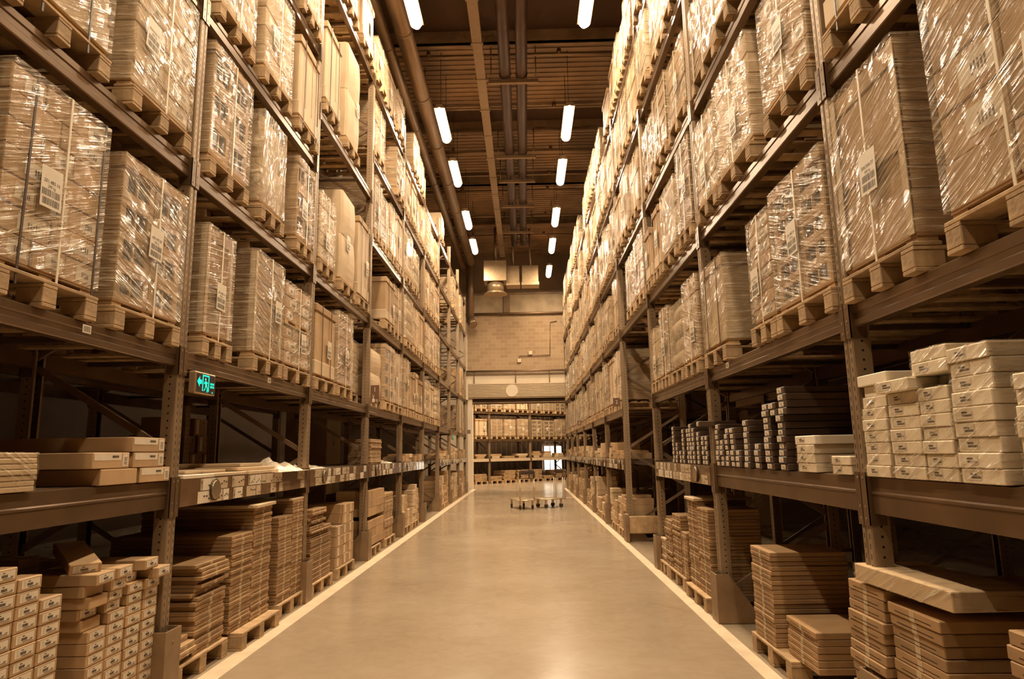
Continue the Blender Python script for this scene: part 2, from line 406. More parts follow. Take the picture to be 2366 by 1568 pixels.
def load(kind, label, loc, W, H, rz, detail, group, seed=0, rows=None, cols=None, lab=None, D=1.06, straps=None):
    """a load standing on a pallet. local -x faces the aisle"""
    W = round(W, 2); H = round(H, 2); rg = random.Random(seed * 77 + 5)
    nm = {'cartons': 'wrapped_carton_load', 'trays': 'wrapped_tray_load', 'cap': 'capped_box_load', 'slabs': 'flat_pack_load', 'two': 'stacked_box_load', 'rolls': 'wrapped_bundle_load', 'double': 'double_pallet_load', 'plain': 'plain_box_load'}[kind]
    t = thing(nm, label, 'pallet load', loc, rz, group)
    wm = ['wrap_a', 'wrap_b', 'wrap_c'][seed % 3]; n = 16 if detail else 4
    z0 = .04; ft = cached(('ft', W), lambda: foot_mesh(W)); link('base_sheet', ft, t)
    Hb = H - z0
    def wrap(w, h, z, mat=None): link('plastic_wrap', shell_mesh(w + .024, h + .012, D + .024, n, seed % 4, mat or wm), t, (0, 0, z))
    if kind in ('cartons', 'double'):
        rows = rows or max(3, int(Hb / .15)); cols = cols or 3
        zs = [(z0, Hb)] if kind == 'cartons' else [(z0, Hb * .47), (z0 + Hb * .53, Hb * .47)]
        for zb, hh in zs:
            r_ = rows if kind == 'cartons' else max(2, rows // 2)
            ch = hh / r_; cw = W / cols
            if detail:
                for i in range(r_):
                    k = cols if (i % 2 == 0 or cols < 3) else cols - 1
                    for j in range(k):
                        w = W / k; me = carton_mesh(D - .02, w - .008, ch - .006, 'cardboard' if seed % 2 else 'cardboard_pale', 1 if rg.random() < .75 else 0)
                        link('carton', me, t, (rg.uniform(-.006, .006), -W / 2 + w * (j + .5), zb + i * ch), (0, 0, 0))
            else:
                def mk(zb=zb, hh=hh, r_=r_):
                    m = MB(); ch = hh / r_; cw = W / cols
                    for i in range(r_):
                        for j in range(cols):
                            e = ((i * 7 + j * 3) % 3 - 1) * .006
                            m.box(-D / 2 + .01 + e, D / 2 - .01, -W / 2 + cw * j + .004, -W / 2 + cw * (j + 1) - .004, i * ch + .003, (i + 1) * ch - .003, 'cardboard' if (i + j + seed) % 3 else 'cardboard_pale')
                    return m.mesh('carton_stack')
                link('carton_stack', cached(('cs', W, round(hh, 3), r_, cols, seed % 3), mk), t, (0, 0, zb))
            wrap(W, hh, zb)
        if kind == 'double':
            m = cached(('mid', W), lambda: (lambda m: (m.box(-D / 2, D / 2, -W / 2, W / 2, 0, .012, 'wood'), [m.box(-D / 2, D / 2, y - .05, y + .05, .012, .05, 'wood') for y in (-W / 2 + .05, 0, W / 2 - .05)], m.mesh('spacer_pallet'))[2])(MB()))
            link('spacer_pallet', m, t, (0, 0, z0 + Hb * .475))
    elif kind == 'trays':
        rows = rows or 4; cols = cols or 2; ch = (Hb - .05) / rows; cw = W / cols
        for i in range(rows):
            for j in range(cols):
                link('tray_carton', tray_mesh(D - .02, cw - .01, ch - .004), t, (0, -W / 2 + cw * (j + .5), z0 + i * ch))
        m = cached(('cap', W, D, .07), lambda: cap_mesh(W + .02, D + .02, .07)); link('top_cap', m, t, (0, 0, z0 + Hb - .07)); wrap(W + .012, Hb, z0)
    elif kind == 'cap':
        link('box_body', cached(('cb', W, round(Hb, 2), seed % 2), lambda: capbody(W, Hb, D, seed % 2)), t, (0, 0, z0))
        link('top_cap', cached(('cap', W, D, .09), lambda: cap_mesh(W + .02, D + .02, .09, 'cardboard_dark' if seed % 2 else 'cardboard')), t, (0, 0, z0 + Hb - .09))
        if seed % 3 == 0: wrap(W + .012, Hb, z0)
    elif kind == 'slabs':
        rows = rows or int(Hb / .04)
        def mk():
            m = MB(); ch = Hb / rows
            for i in range(rows):
                e = ((i * 5) % 4) * .003; m.box(-D / 2 + .012 + e, D / 2 - .012, -W / 2 + .006, W / 2 - .006, i * ch + .0025, (i + 1) * ch - .0015, 'cardboard_dark' if seed % 2 else 'cardboard')
            return m.mesh('flat_pack_stack')
        link('flat_pack_stack', cached(('sb', W, round(Hb, 2), rows, seed % 2), mk), t, (0, 0, z0))
        c = corner_mesh(Hb)
        for sy in (-1, 1): link('edge_protector', c, t, (-D / 2 + .004, sy * (W / 2) + (.05 if sy < 0 else 0), z0))
        wrap(W + .01, Hb, z0)
    elif kind in ('two', 'plain'):
        k = 2 if kind == 'two' else 1; ch = Hb / k
        for i in range(k):
            link('large_carton', bulge_mesh(D, W, ch - .005, 'cardboard_pale' if seed % 2 else 'cardboard'), t, (0, 0, z0 + i * ch), (0, 0, rg.uniform(-.012, .012)))
    elif kind == 'rolls':
        k = rows or 4; ch = Hb / k
        for i in range(k):
            s = 1 - .06 * (i % 2); link('bundle', bulge_mesh(D * s, W * s, ch - .02, 'cardboard_pale'), t, (0, 0, z0 + i * ch), (0, 0, rg.uniform(-.03, .03)))
        wrap(W, Hb, z0, 'wrap_vert')
    ns = straps if straps is not None else ([(-.02, 'strap_white')] if kind in ('cartons', 'trays', 'slabs', 'double') else ([(-.18, 'strap_dark'), (.18, 'strap_dark')] if kind == 'cap' else []))
    for y, mt in ns: link('strap', strap_mesh(H, D, mt), t, (0, y + rg.uniform(-.02, .02), 0), (rg.uniform(-.012, .012), 0, 0))
    if lab is None: lab = rg.random() < .75
    if lab and kind != 'rolls':
        yy = rg.uniform(-.8, .8) * (W / 2 - .1); l = link('shipping_label', ship_label_mesh(seed % 4), t, (-D / 2 - .022, yy, z0 + Hb * rg.uniform(.3, .5)), (rg.uniform(-.06, .06), 0, 0))
    return t
def foot_mesh(W):
    m = MB(); m.box(-.52, .52, -W / 2, W / 2, .03, .04, 'cardboard_dark')
    for y in (-W / 2 + .05, 0, W / 2 - .05):
        for x in (-.47, 0, .47): m.box(x - .045, x + .045, y - .045, y + .045, 0, .03, 'cardboard')
    return m.mesh('base_sheet')
def tray_mesh(d, w, h):
    def mk():
        m = MB(); a = d / 2; mt = 'cardboard'
        # hollow carton open at the aisle side and flanks: frame bars around a core coloured near-black for the shaded openings
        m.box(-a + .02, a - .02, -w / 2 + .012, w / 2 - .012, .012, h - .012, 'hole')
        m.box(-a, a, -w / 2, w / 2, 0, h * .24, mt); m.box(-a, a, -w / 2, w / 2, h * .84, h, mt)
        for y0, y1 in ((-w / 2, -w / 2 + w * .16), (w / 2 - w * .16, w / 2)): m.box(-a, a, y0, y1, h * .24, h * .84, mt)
        m.box(-a + .008, -a + .02, -.008, .008, h * .24, h * .84, mt)
        return m.mesh('tray_carton')
    return cached(('tr', round(d, 3), round(w, 3), round(h, 3)), mk)
def cap_mesh(W, D, h, mat='cardboard'):
    m = MB(); m.cbox(-D / 2, D / 2, -W / 2, W / 2, 0, h, mat, .008); return m.mesh('top_cap')
def capbody(W, H, D, v):
    m = MB(); mt = 'cardboard_pale' if v == 0 else 'cardboard'
    m.cbox(-D / 2 + .006, D / 2 - .006, -W / 2 + .006, W / 2 - .006, 0, H, mt, .012)
    m.cbox(-D / 2 - .002, D / 2, -W / 2, W / 2, 0, .16, 'cardboard_pale', .006)
    for y in (-W / 6, W / 6): m.box(-D / 2 + .002, -D / 2 + .007, y - .003, y + .003, .16, H - .09, 'cardboard_dark')
    return m.mesh('box_body')
def bulge_mesh(d, w, h, mat):
    def mk():
        m = MB(); k = m.mi(mat); n = 6
        def P(u, v, s):
            return None
        rings = []
        for j in range(n + 1):
            v = j / n; bl = 1 - .5 * (2 * v - 1) ** 2 * .06; c = .03
            a, b = d / 2 * bl, w / 2 * bl
            ring = [(-a + c, -b), (0, -b - .006 * math.sin(PI * v)), (a - c, -b), (a, -b + c), (a, b - c), (a - c, b), (0, b + .006 * math.sin(PI * v)), (-a + c, b), (-a, b - c), (-a - .008 * math.sin(PI * v), 0), (-a, -b + c)]
            rings.append(len(m.v)); m.v += [(x, y, v * h) for x, y in ring]
        L = 11
        for j in range(n):
            for i in range(L):
                i2 = (i + 1) % L; m.f.append((rings[j] + i, rings[j] + i2, rings[j + 1] + i2, rings[j + 1] + i)); m.m.append(k); m.sm.append(False)
        m.f.append(tuple(rings[0] + i for i in reversed(range(L)))); m.m.append(k); m.sm.append(False)
        m.f.append(tuple(rings[n] + i for i in range(L))); m.m.append(k); m.sm.append(False)
        m.box(-.5 * d + .03, .5 * d - .03, -.025, .025, h - .002, h + .0015, 'tape')
        return m.mesh('large_carton')
    return cached(('bu', round(d, 2), round(w, 2), round(h, 3), mat), mk)

TIER = {2: 'second tier', 3: 'third tier', 4: 'fourth tier', 45: 'raised fourth tier', 5: 'fifth tier', 6: 'top tier', 0: 'floor', 1: 'low shelf'}
SIDE = {'L': 'left rack', 'R': 'right rack'}
KLAB = {'cartons': 'shrink-wrapped carton load', 'trays': 'wrapped load of slotted trays', 'cap': 'tall strapped box with cap', 'slabs': 'wrapped flat-pack stack', 'two': 'two big plain cartons', 'rolls': 'wrapped bundled boxes', 'double': 'double-decker wrapped load', 'plain': 'big plain carton'}
def bayname(n): return 'nearest bay' if n == -1 else ordn(n + 1) + ' bay'
def slot_load(side, lvl, bay, pos, kind, y0, y1, ztop, seed, detail, d=-.03, **kw):
    zb = BT[lvl][1]; yc = (y0 + y1) / 2; W = y1 - y0; s = S[side]
    D = kw.get('D', 1.06)
    x = wx(side, d + 1.16 / 2); where = f"{SIDE[side]} {TIER[lvl]}, {bayname(bay)}, {pos}"
    pallet(f"wooden pallet, {where}", (x, yc, zb), min(max(W + .02, .5), .84), s['rz'], detail, f"pallets in the {SIDE[side]}")
    load(kind, f"{KLAB[kind]}, {where}", (wx(side, d + .02 + D / 2), yc, zb + .136), W, ztop - zb - .136, s['rz'], detail, f"pallet loads in the {SIDE[side]}", seed, **kw)
def fill(side, lvl, bay, seed, detail=False, zt=None, full=.93, kinds=None, skip=()):
    rg = random.Random(seed * 131 + lvl * 17 + bay * 7 + (3 if side == 'L' else 0))
    y = py(side, bay) + .1; nx = {2: 1.13, 3: 1.1, 4: 1.15, 5: 1.1, 6: .95, 45: 1.6}[lvl]
    cnt = rg.choice([3, 3, 3, 4]); w = 2.62 / cnt; pos = {3: ['near third', 'middle', 'far third'], 4: ['nearest', 'second pallet', 'third pallet', 'farthest']}[cnt]
    for i in range(cnt):
        if rg.random() > full or i in skip: continue
        k = rg.choice(kinds or ['cartons', 'cartons', 'slabs', 'cap', 'trays', 'cartons', 'slabs', 'cap', 'rolls', 'two'])
        ww = min(.8, w - .06) * rg.uniform(.9, 1.); hh = nx * rg.uniform(.8, 1.0)
        if zt: hh = zt
        yc = y + w * (i + .5)
        slot_load(side, lvl, bay, pos[i], k, yc - ww / 2, yc + ww / 2, BT[lvl][1] + hh, seed + i * 3 + lvl, detail, d=rg.uniform(-.05, .0))

# ------------------------------------------------------------------ racks
PTOP = 8.3
def post_mesh(H):
    def mk():
        m = MB()
        # C-section open to the back: web facing the aisle with folded ridges
        m.prism([(-.045, -.05), (-.052, -.042), (-.052, -.016), (-.047, -.012), (-.047, .012), (-.052, .016), (-.052, .042), (-.045, .05), (.045, .05), (.045, .03), (.04, .03), (.04, .045), (-.04, .045), (-.04, -.045), (.04, -.045), (.04, -.03), (.045, -.03), (.045, -.05)], 'z', 0, H, 'steel_post')
        m.box(-.07, .07, -.07, .07, 0, .012, 'steel'); return m.mesh('post')
    return cached(('post', H), mk)
def brace_mesh(H):
    def mk():
        m = MB(); z = .25; k = 0
        while z + .62 < H:
            a, b = (-DEP / 2 + .06, DEP / 2 - .06) if k % 2 == 0 else (DEP / 2 - .06, -DEP / 2 + .06)
            m.bar((a, 0, z), (b, 0, z + .6), .045, .03, 'steel', (0, 1, 0)); z += .66; k += 1
        m.bar((-DEP / 2 + .05, 0, .2), (DEP / 2 - .05, 0, .2), .045, .03, 'steel', (0, 1, 0)); return m.mesh('brace')
    return cached(('br', H), mk)
def beam_mesh(L, h, big=False):
    def mk():
        m = MB(); y0, y1 = .055, L - .055
        if big:   # tall two-step beam with ridge
            prof = [(-.03, 0), (-.03, h * .5), (-.036, h * .52), (-.036, h * .56), (-.026, h * .6), (-.026, h - .006), (.02, h), (.03, h), (.03, 0)]
        else:
            prof = [(-.032, .006), (-.032, h * .3), (-.026, h * .36), (-.026, h * .6), (-.032, h * .66), (-.032, h * .94), (-.026, h), (.022, h), (.022, h - .03), (.03, h - .03), (.03, 0), (-.026, 0)]
        m.prism(prof, 'y', y0, y1, 'steel_beam')
        for y, e in ((y0, -1), (y1, 1)):
            m.box(-.058, .03, min(y, y + e * .012), max(y, y + e * .012), -.06, h + .02, 'steel_beam')
            m.box(-.06, -.052, min(y, y + e * .05), max(y, y + e * .05), -.06, h + .02, 'steel_beam')
            for z in (-.03, .03, h - .01): m.tube((-.062, y + e * .028, z), (-.056, y + e * .028, z), .008, 'steel', 6)
        return m.mesh('beam')
    return cached(('bm', round(L, 2), round(h, 3), big), mk)
def label_strip(L, h, seed):
    """plastic-fronted price card strip, front at x=0 facing -x"""
    rg = random.Random(seed); m = MB(); cards = []
    m.box(0, .008, .06, L - .06, 0, h, 'label_dark')
    m2 = m
    def q(y0, y1, z0, z1, mt, x): m2.face([(x, y1, z0), (x, y0, z0), (x, y0, z1), (x, y1, z1)], mt)
    # cards: upper and lower row
    for r, (z0, z1) in enumerate(((.004, h / 2 - .003), (h / 2 + .003, h - .004))):
        y = .14
        while y < L - .3:
            if abs(y - L * .2) < .12 or abs(y + .15 - L * .2) < .1: y += .14; continue
            w = rg.choice([.1, .14, .2]); 
            if rg.random() < .85:
                q(y, y + w, z0, z1, 'label_card' if rg.random() < .6 else 'paper', -.002)
                for i in range(rg.randint(2, 4)): yy = y + .01 + i * w * .2; zz = z0 + rg.uniform(.01, .05); q(yy, yy + w * .12, zz, zz + .012, 'print', -.003)
                if rg.random() < .5:      # arrow
                    ya = y + w + .02; s = 1 if r else -1; zc = (z0 + z1) / 2
                    q(ya - .018, ya + .018, z0, z1, 'label_card', -.002)
                    q(ya - .003, ya + .003, zc - .028, zc + .028, 'print', -.003)
                    m2.face([(-.0035, ya - .012, zc + s * .01), (-.0035, ya + .012, zc + s * .01), (-.0035, ya, zc + s * .034)] if s > 0 else [(-.0035, ya + .012, zc - .01), (-.0035, ya - .012, zc - .01), (-.0035, ya, zc - .034)], 'print')
                    y += .04
            y += w + rg.choice([.004, .01, .08])
    return m, m2
def disc_mesh(r):
    def mk():
        m = MB(); m.tube((0, 0, 0), (-.012, 0, 0), r, 'strap_dark', 28); m.tube((-.012, 0, 0), (-.02, 0, 0), r * .92, 'disc', 28, r * .85); return m.mesh('round_marker')
    return cached(('disc', r), mk)

def rack(name, label, side, n0, n1, skips=(), labels_on=(), plainbig=(), group=None, off=0, tops=None, levels=None):
    s = S[side]; t = thing(name, label, 'pallet rack', (wx(side, off + DEP / 2), 0, 0), s['rz'] if side == 'L' else 0, group)
    sg = 1 if side == 'R' else -1
    def ly(y): return y * sg            # local y after rotation
    fx = -DEP / 2 + .05; bx = DEP / 2 - .05
    for n in range(n0, n1 + 1):
        y = ly(py(side, n)); H = (tops or {}).get(n, PTOP)
        link('post', post_mesh(H), t, (fx, y, 0)); link('post', post_mesh(H), t, (bx, y, 0), (0, 0, PI))
        link('brace', brace_mesh(H), t, (0, y, 0))
        if n == n1: continue
        ys = ly(py(side, n)) if sg > 0 else ly(py(side, n + 1))
        for lv in (levels or {}).get(n, (1, 2, 3, 4, 5, 6)):
            if (n, lv) in skips: continue
            zb, zt = BT[lv]; big = (lv == 1)
            link('front_beam', beam_mesh(B, zt - zb, big), t, (fx, ys, zb)); link('rear_beam', beam_mesh(B, zt - zb, big), t, (bx, ys + B, zb), (0, 0, PI))
            if lv > 1:
                m = cached(('sup', 1), lambda: (lambda m: (m.box(-DEP / 2 + .08, DEP / 2 - .08, -.02, .02, 0, .03, 'steel_shade'), m.mesh('cross_support'))[1])(MB()))
                for f in (.2, .5, .8): link('cross_support', m, t, (0, ys + B * f, zt - .034))
            if lv == 1:
                m = cached(('bd', 1), lambda: (lambda m: (m.box(-DEP / 2 + .085, DEP / 2 - .085, .06, B - .06, 0, .018, 'board'), m.mesh('shelf_board'))[1])(MB()))
                link('shelf_board', m, t, (0, ys, zt - .02))
            if lv == 1 and n in labels_on:
                a, b = label_strip(B, zt - zb, n * 5 + (2 if side == 'L' else 0))
                st = part('label_strip', a, t, (fx - .066, ys, zb))
                st['label'] = 'price card strip on beam'
                link('round_marker', disc_mesh(.08), st, (-.004, B * (.2 if side == 'R' else .8), (zt - zb) / 2))
    return t
LV = {}
for n in range(-1, 9): LV[n] = (1, 2, 3, 4, 5, 6)
lvL = dict(LV); lvL[1] = (1, 2, 3, 45, 6); lvL[4] = (2, 3, 4, 5, 6)
rack('pallet_rack', 'tall steel pallet rack along the left side of the aisle', 'L', -1, 8, labels_on=(0, 1, 2, 3, 5, 6, 7), levels=lvL, tops={-1: PTOP, 8: 7.9})
lvR = {n: (1, 2, 3, 4, 5, 6) for n in range(-1, 10)}; lvR[2] = (3, 4, 5, 6)
rack('pallet_rack', 'tall steel pallet rack along the right side of the aisle', 'R', -1, 9, labels_on=(1, 3, 4, 5, 6, 7, 8, 9), levels=lvR)
rack('pallet_rack', 'dark steel pallet rack standing behind the right rack', 'R', 0, 6, off=1.5, levels={n: (2, 3, 4, 5) for n in range(0, 6)})
rack('pallet_rack', 'dark steel pallet rack standing behind the left rack', 'L', -1, 2, off=1.35, levels={n: (1, 2, 3, 4, 5) for n in range(-1, 2)})

def guard(side, n, lab):
    def mk():
        m = MB(); h = .42
        m.prism([(-.1, 0), (.1, 0), (.1, h), (-.1, h)], 'x', -.115, -.105, 'guard')
        for y in (-.1, .092): m.prism([(-.105, 0), (.3, 0), (.0, h), (-.105, h)], 'y', y, y + .008, 'guard')
        m.box(-.105, .3, -.1, .1, 0, .008, 'guard')
        for z in (.06, .34): m.tube((-.118, 0, z), (-.113, 0, z), .012, 'steel', 8)
        return m.mesh('post_guard')
    me = cached('guard', mk); sg = S[side]['rz']
    o = link('post_guard', me, None, (wx(side, .052), py(side, n), 0), (0, 0, sg)); tag(o, lab, 'post guard', 'post guards')
for n in range(-1, 9): guard('L', n, f'sloped steel foot guard at {ordn(n+1)} post of left rack')
for n in range(-1, 10): guard('R', n, f'sloped steel foot guard at {ordn(n+1)} post of right rack')
# passage end barrier at the third right post
m = MB(); m.cbox(0, 1.15, -.06, .06, .14, .42, 'wood', .006); m.cbox(-.03, .03, -.09, .09, 0, .46, 'guard', .005)
tag(part('end_barrier', m, None, (XR - .1 + .06, py('R', 3) - .16, 0)), 'wooden bumper board guarding the rack end at the right passage', 'barrier')

# ------------------------------------------------------------------ measured loads
def SL(*a, **k): slot_load(*a, **k)
# left, nearest bay
SL('L', 2, -1, 'far end by post', 'trays', 3.75, 4.47, 3.34, 1, True, rows=4, lab=True)
SL('L', 2, -1, 'near half', 'cartons', 2.85, 3.57, 3.4, 3, True, rows=7, cols=3, straps=[(.22, 'strap_dark'), (-.05, 'strap_white'), (-.3, 'strap_dark')], lab=True)
SL('L', 3, -1, 'far end by post', 'cartons', 3.75, 4.45, 4.78, 4, True, rows=7, cols=2, lab=True)
SL('L', 3, -1, 'near half', 'cap', 2.75, 3.5, 4.7, 6, True)
SL('L', 4, -1, 'far end by post', 'cartons', 3.72, 4.45, 6.1, 8, True)
# left, first bay
SL('L', 2, 0, 'near third', 'slabs', 4.83, 5.28, 3.28, 11, True, rows=9)
SL('L', 2, 0, 'middle', 'slabs', 5.74, 6.42, 3.36, 13, True, rows=22, lab=True)
SL('L', 2, 0, 'far third', 'double', 6.5, 7.28, 3.27, 15, True, rows=6, lab=True)
SL('L', 3, 0, 'near third', 'trays', 4.76, 5.46, 4.75, 17, True, rows=3)
SL('L', 3, 0, 'middle', 'rolls', 5.76, 6.32, 4.72, 19, True, rows=2)
SL('L', 3, 0, 'far third', 'trays', 6.72, 7.26, 4.71, 20, True, rows=3)
SL('L', 4, 0, 'near third', 'cartons', 4.78, 5.45, 6.1, 22, True, cols=2, rows=3)
SL('L', 4, 0, 'middle', 'cartons', 5.7, 6.4, 6.15, 24, True, rows=5)
SL('L', 4, 0, 'far third', 'cap', 6.65, 7.3, 6.1, 26, True)
SL('L', 5, 0, 'near third', 'cartons', 4.8, 5.5, 7.4, 27, True); SL('L', 5, 0, 'middle', 'slabs', 5.7, 6.4, 7.4, 29, True); SL('L', 5, 0, 'far third', 'cap', 6.65, 7.28, 7.4, 30, True)
# left, second bay
SL('L', 2, 1, 'near third', 'cap', 7.5, 8.28, 3.27, 31, True)
SL('L', 2, 1, 'middle', 'slabs', 8.4, 9.1, 3.37, 33, True, rows=30)
SL('L', 2, 1, 'far third', 'cartons', 9.3, 10.0, 3.2, 34, True, d=.12)
SL('L', 3, 1, 'near third', 'cartons', 7.52, 8.13, 4.65, 36, True)
SL('L', 3, 1, 'middle', 'two', 8.45, 9.15, 5.05, 37, True)
SL('L', 3, 1, 'far third', 'cap', 9.35, 10.0, 5.0, 38, True)
SL('L', 45, 1, 'middle', 'two', 8.55, 9.22, 7.28, 39, True); SL('L', 45, 1, 'near third', 'cap', 7.55, 8.2, 6.9, 40, True)
SL('L', 6, 1, 'middle', 'cartons', 8.3, 9.0, 8.7, 42, True); SL('L', 6, 1, 'far third', 'cap', 9.3, 10.0, 8.75, 44, True)
for bay in (2, 3, 4):
    for lv in (2, 3, 4, 5): fill('L', lv, bay, 5 + bay, detail=False)
fill('L', 6, 2, 9, kinds=['cap', 'cartons'])
fill('L', 6, 3, 9, kinds=['cartons'], skip=(0,))
SL('L', 6, 5, 'near third', 'two', 18.9, 19.6, 8.6, 51, False); SL('L', 5, 6, 'middle', 'trays', 22.2, 23.0, 7.5, 52, False)
SL('L', 5, 7, 'middle', 'cartons', 24.9, 25.7, 7.5, 55, False); SL('L', 2, 7, 'middle', 'slabs', 24.8, 25.6, 3.3, 57, False); SL('L', 3, 7, 'middle', 'two', 24.9, 25.7, 4.7, 58, False)
# right, nearest bay
SL('R', 2, -1, 'far end by post', 'slabs', 2.86, 3.5, 3.4, 60, True, rows=9, lab=True)
SL('R', 2, -1, 'middle', 'cartons', 1.84, 2.62, 3.46, 63, True, rows=5, cols=2, lab=True, straps=[(0, 'strap_white')])
SL('R', 3, -1, 'far end by post', 'cap', 2.75, 3.45, 4.7, 64, True); SL('R', 3, -1, 'middle', 'cartons', 1.8, 2.6, 4.7, 66, True)
# right, first bay
SL('R', 2, 0, 'near end', 'trays', 3.66, 4.46, 3.25, 67, True, rows=5, lab=True)
SL('R', 2, 0, 'second load', 'cartons', 4.52, 4.95, 3.2, 69, True, cols=1, rows=8)
SL('R', 2, 0, 'far end', 'cap', 5.64, 6.3, 3.2, 72, True)
SL('R', 3, 0, 'near end', 'cartons', 3.7, 4.4, 4.62, 73, True); SL('R', 3, 0, 'second load', 'cartons', 4.7, 5.55, 4.68, 76, True); SL('R', 3, 0, 'far end', 'cartons', 5.62, 6.25, 4.62, 78, True)
# right, second bay
SL('R', 2, 1, 'near end', 'cartons', 6.55, 7.1, 3.27, 79, True, cols=2)
SL('R', 2, 1, 'middle', 'rolls', 7.2, 7.78, 3.15, 81, True, rows=4); SL('R', 2, 1, 'far end', 'slabs', 7.9, 8.35, 3.24, 82, True); SL('R', 2, 1, 'farthest by post', 'cartons', 8.5, 9.0, 3.1, 84, True, cols=2)
SL('R', 3, 1, 'near end', 'slabs', 6.5, 7.05, 4.75, 85, True); SL('R', 3, 1, 'middle', 'rolls', 7.2, 7.95, 4.6, 87, True, rows=3); SL('R', 3, 1, 'far end', 'cap', 8.1, 8.5, 4.6, 89, True); SL('R', 3, 1, 'farthest by post', 'cap', 8.7, 9.1, 4.5, 91, True)
for bay in (0, 1):
    for lv in (4, 5, 6): fill('R', lv, bay, 13, detail=True, kinds=['cartons', 'cartons', 'slabs', 'trays'])
for bay in range(2, 9):
    for lv in (2, 3, 4, 5, 6):
        if bay == 2 and lv == 2: continue
        fill('R', lv, bay, 20 + bay, kinds=['cartons', 'cartons', 'slabs', 'cartons', 'cap', 'rolls'], full=.97 if lv < 6 else .8)

# ------------------------------------------------------------------ individual cartons
def box_label(me_key, d, w, h, kind):
    """small printed end label, its own sub-mesh"""
    def mk():
        m = MB()
        def q(y0, y1, z0, z1, mt, x): m.face([(x, y1, z0), (x, y0, z0), (x, y0, z1), (x, y1, z1)], mt)
        if kind == 'shoe':
            q(-w * .38, w * .38, h * .2, h * .85, 'paper', -.001)
            q(w * .22, w * .235, h * .28, h * .78, 'tape', -.0015); q(w * .27, w * .285, h * .28, h * .78, 'tape', -.0015)
            q(w * .02, w * .12, h * .68, h * .74, 'print', -.002)
            for i in range(6): y = -w * .08 + i * w * .04; q(y, y + w * .028, h * .38, h * .58, 'print', -.002)
            q(-w * .3, w * .1, h * .27, h * .31, 'print', -.002)
            q(-w * .32, -w * .2, h * .36, h * .4, 'print', -.002)
        elif kind == 'white':
            q(-w * .0, w * .42, h * .2, h * .85, 'paper', -.001); q(w * .12, w * .26, h * .55, h * .66, 'print', -.002)
            for i in range(8): y = w * .02 + i * w * .03; q(y, y + w * .02, h * .34, h * .48, 'print', -.002)
        elif kind == 'dark':
            q(-w * .15, w * .42, h * .14, h * .84, 'paper', -.001); q(w * .1, w * .24, h * .45, h * .56, 'print', -.002); q(-w * .05, w * .16, h * .26, h * .33, 'print', -.002)
        elif kind == 'ship':
            q(-w * .26, w * .46, h * .5, h * .93, 'paper', -.001); q(-w * .46, -w * .3, h * .12, h * .9, 'paper', -.001)
            for i in range(4): y = -w * .18 + i * w * .045; q(y, y + w * .035, h * .66, h * .8, 'print', -.002)
            for i in range(5): z = h * (.25 + .1 * i); q(-w * .43, -w * .34, z, z + h * .03, 'print', -.002)
        elif kind == 'tall':
            q(w * .12, w * .34, h * .12, h * .92, 'paper', -.001); q(-w * .3, -w * .2, h * .7, h * .8, 'print', -.001)
        return m.mesh('printed_label')
    return cached(('bl', kind, round(w, 3), round(h, 3)), mk)
def carton(side, y0, y1, z, h, d, label, group, mat='cardboard', lab=None, jit=.004, depth=.0, name=None, rz=0, wrap=False, cat=None, style=0, ry=0):
    kn = ('film_wrapped_carton', 'film wrapped carton') if (wrap and h > .03) else ('dark_carton', 'dark carton') if mat == 'cardboard_black' else ('small_carton', 'small carton') if (h < .07 and d == .42) else ('carton', 'carton')
    name = name or kn[0]; cat = cat or kn[1]
    w = round(abs(y1 - y0), 3); h = round(h, 4)
    me = carton_mesh(d, w - .002, h - .0015, mat, style); xx = wx(side, depth + d / 2 + R_.uniform(-jit, jit)); s = S[side]
    o = link(name, me, None, (xx, (y0 + y1) / 2 + R_.uniform(-jit, jit), z), (0, ry, s['rz'] + rz + R_.uniform(-.01, .01) * (jit > .003)))
    tag(o, label, cat, group)
    if lab: link('printed_label', box_label(None, d, w, h, lab), o, (-d / 2, 0, 0))
    if wrap: link('plastic_film', film_mesh(d, w - .002, h - .0015), o)
    return o
def film_mesh(d, w, h):
    def mk():
        m = MB(); k = m.mi('film_clear'); n = 5; e = .003; a = d / 2 + e; b = w / 2 + e
        rg = random.Random(int(w * 1000))
        base = len(m.v)
        for i in range(n + 1):
            for j in range(3): m.v.append((-a - rg.uniform(0, .004), b - 2 * b * i / n, -.0 + (h + e) * j / 2))
        for i in range(n):
            for j in range(2): m.f.append((base + i * 3 + j, base + (i + 1) * 3 + j, base + (i + 1) * 3 + j + 1, base + i * 3 + j + 1)); m.m.append(k); m.sm.append(True)
        m.face([(-a, -b, h + e), (a, -b, h + e), (a, b, h + e), (-a, b, h + e)], 'film_clear')
        for y in (-b, b): m.face([(-a, y, 0), (a, y, 0), (a, y, h + e), (-a, y, h + e)], 'film_clear')
        return m.mesh('plastic_film')
    return cached(('fm', round(d, 3), round(w, 3), round(h, 3)), mk)
def column(side, y0, y1, z0, h, n, what, where, group, **k):
    for i in range(n): carton(side, y0, y1, z0 + i * h, h, k.get('d', .35), f"{what}, {topn(n-1-i)} {where}", group, **{a: b for a, b in k.items() if a != 'd'})

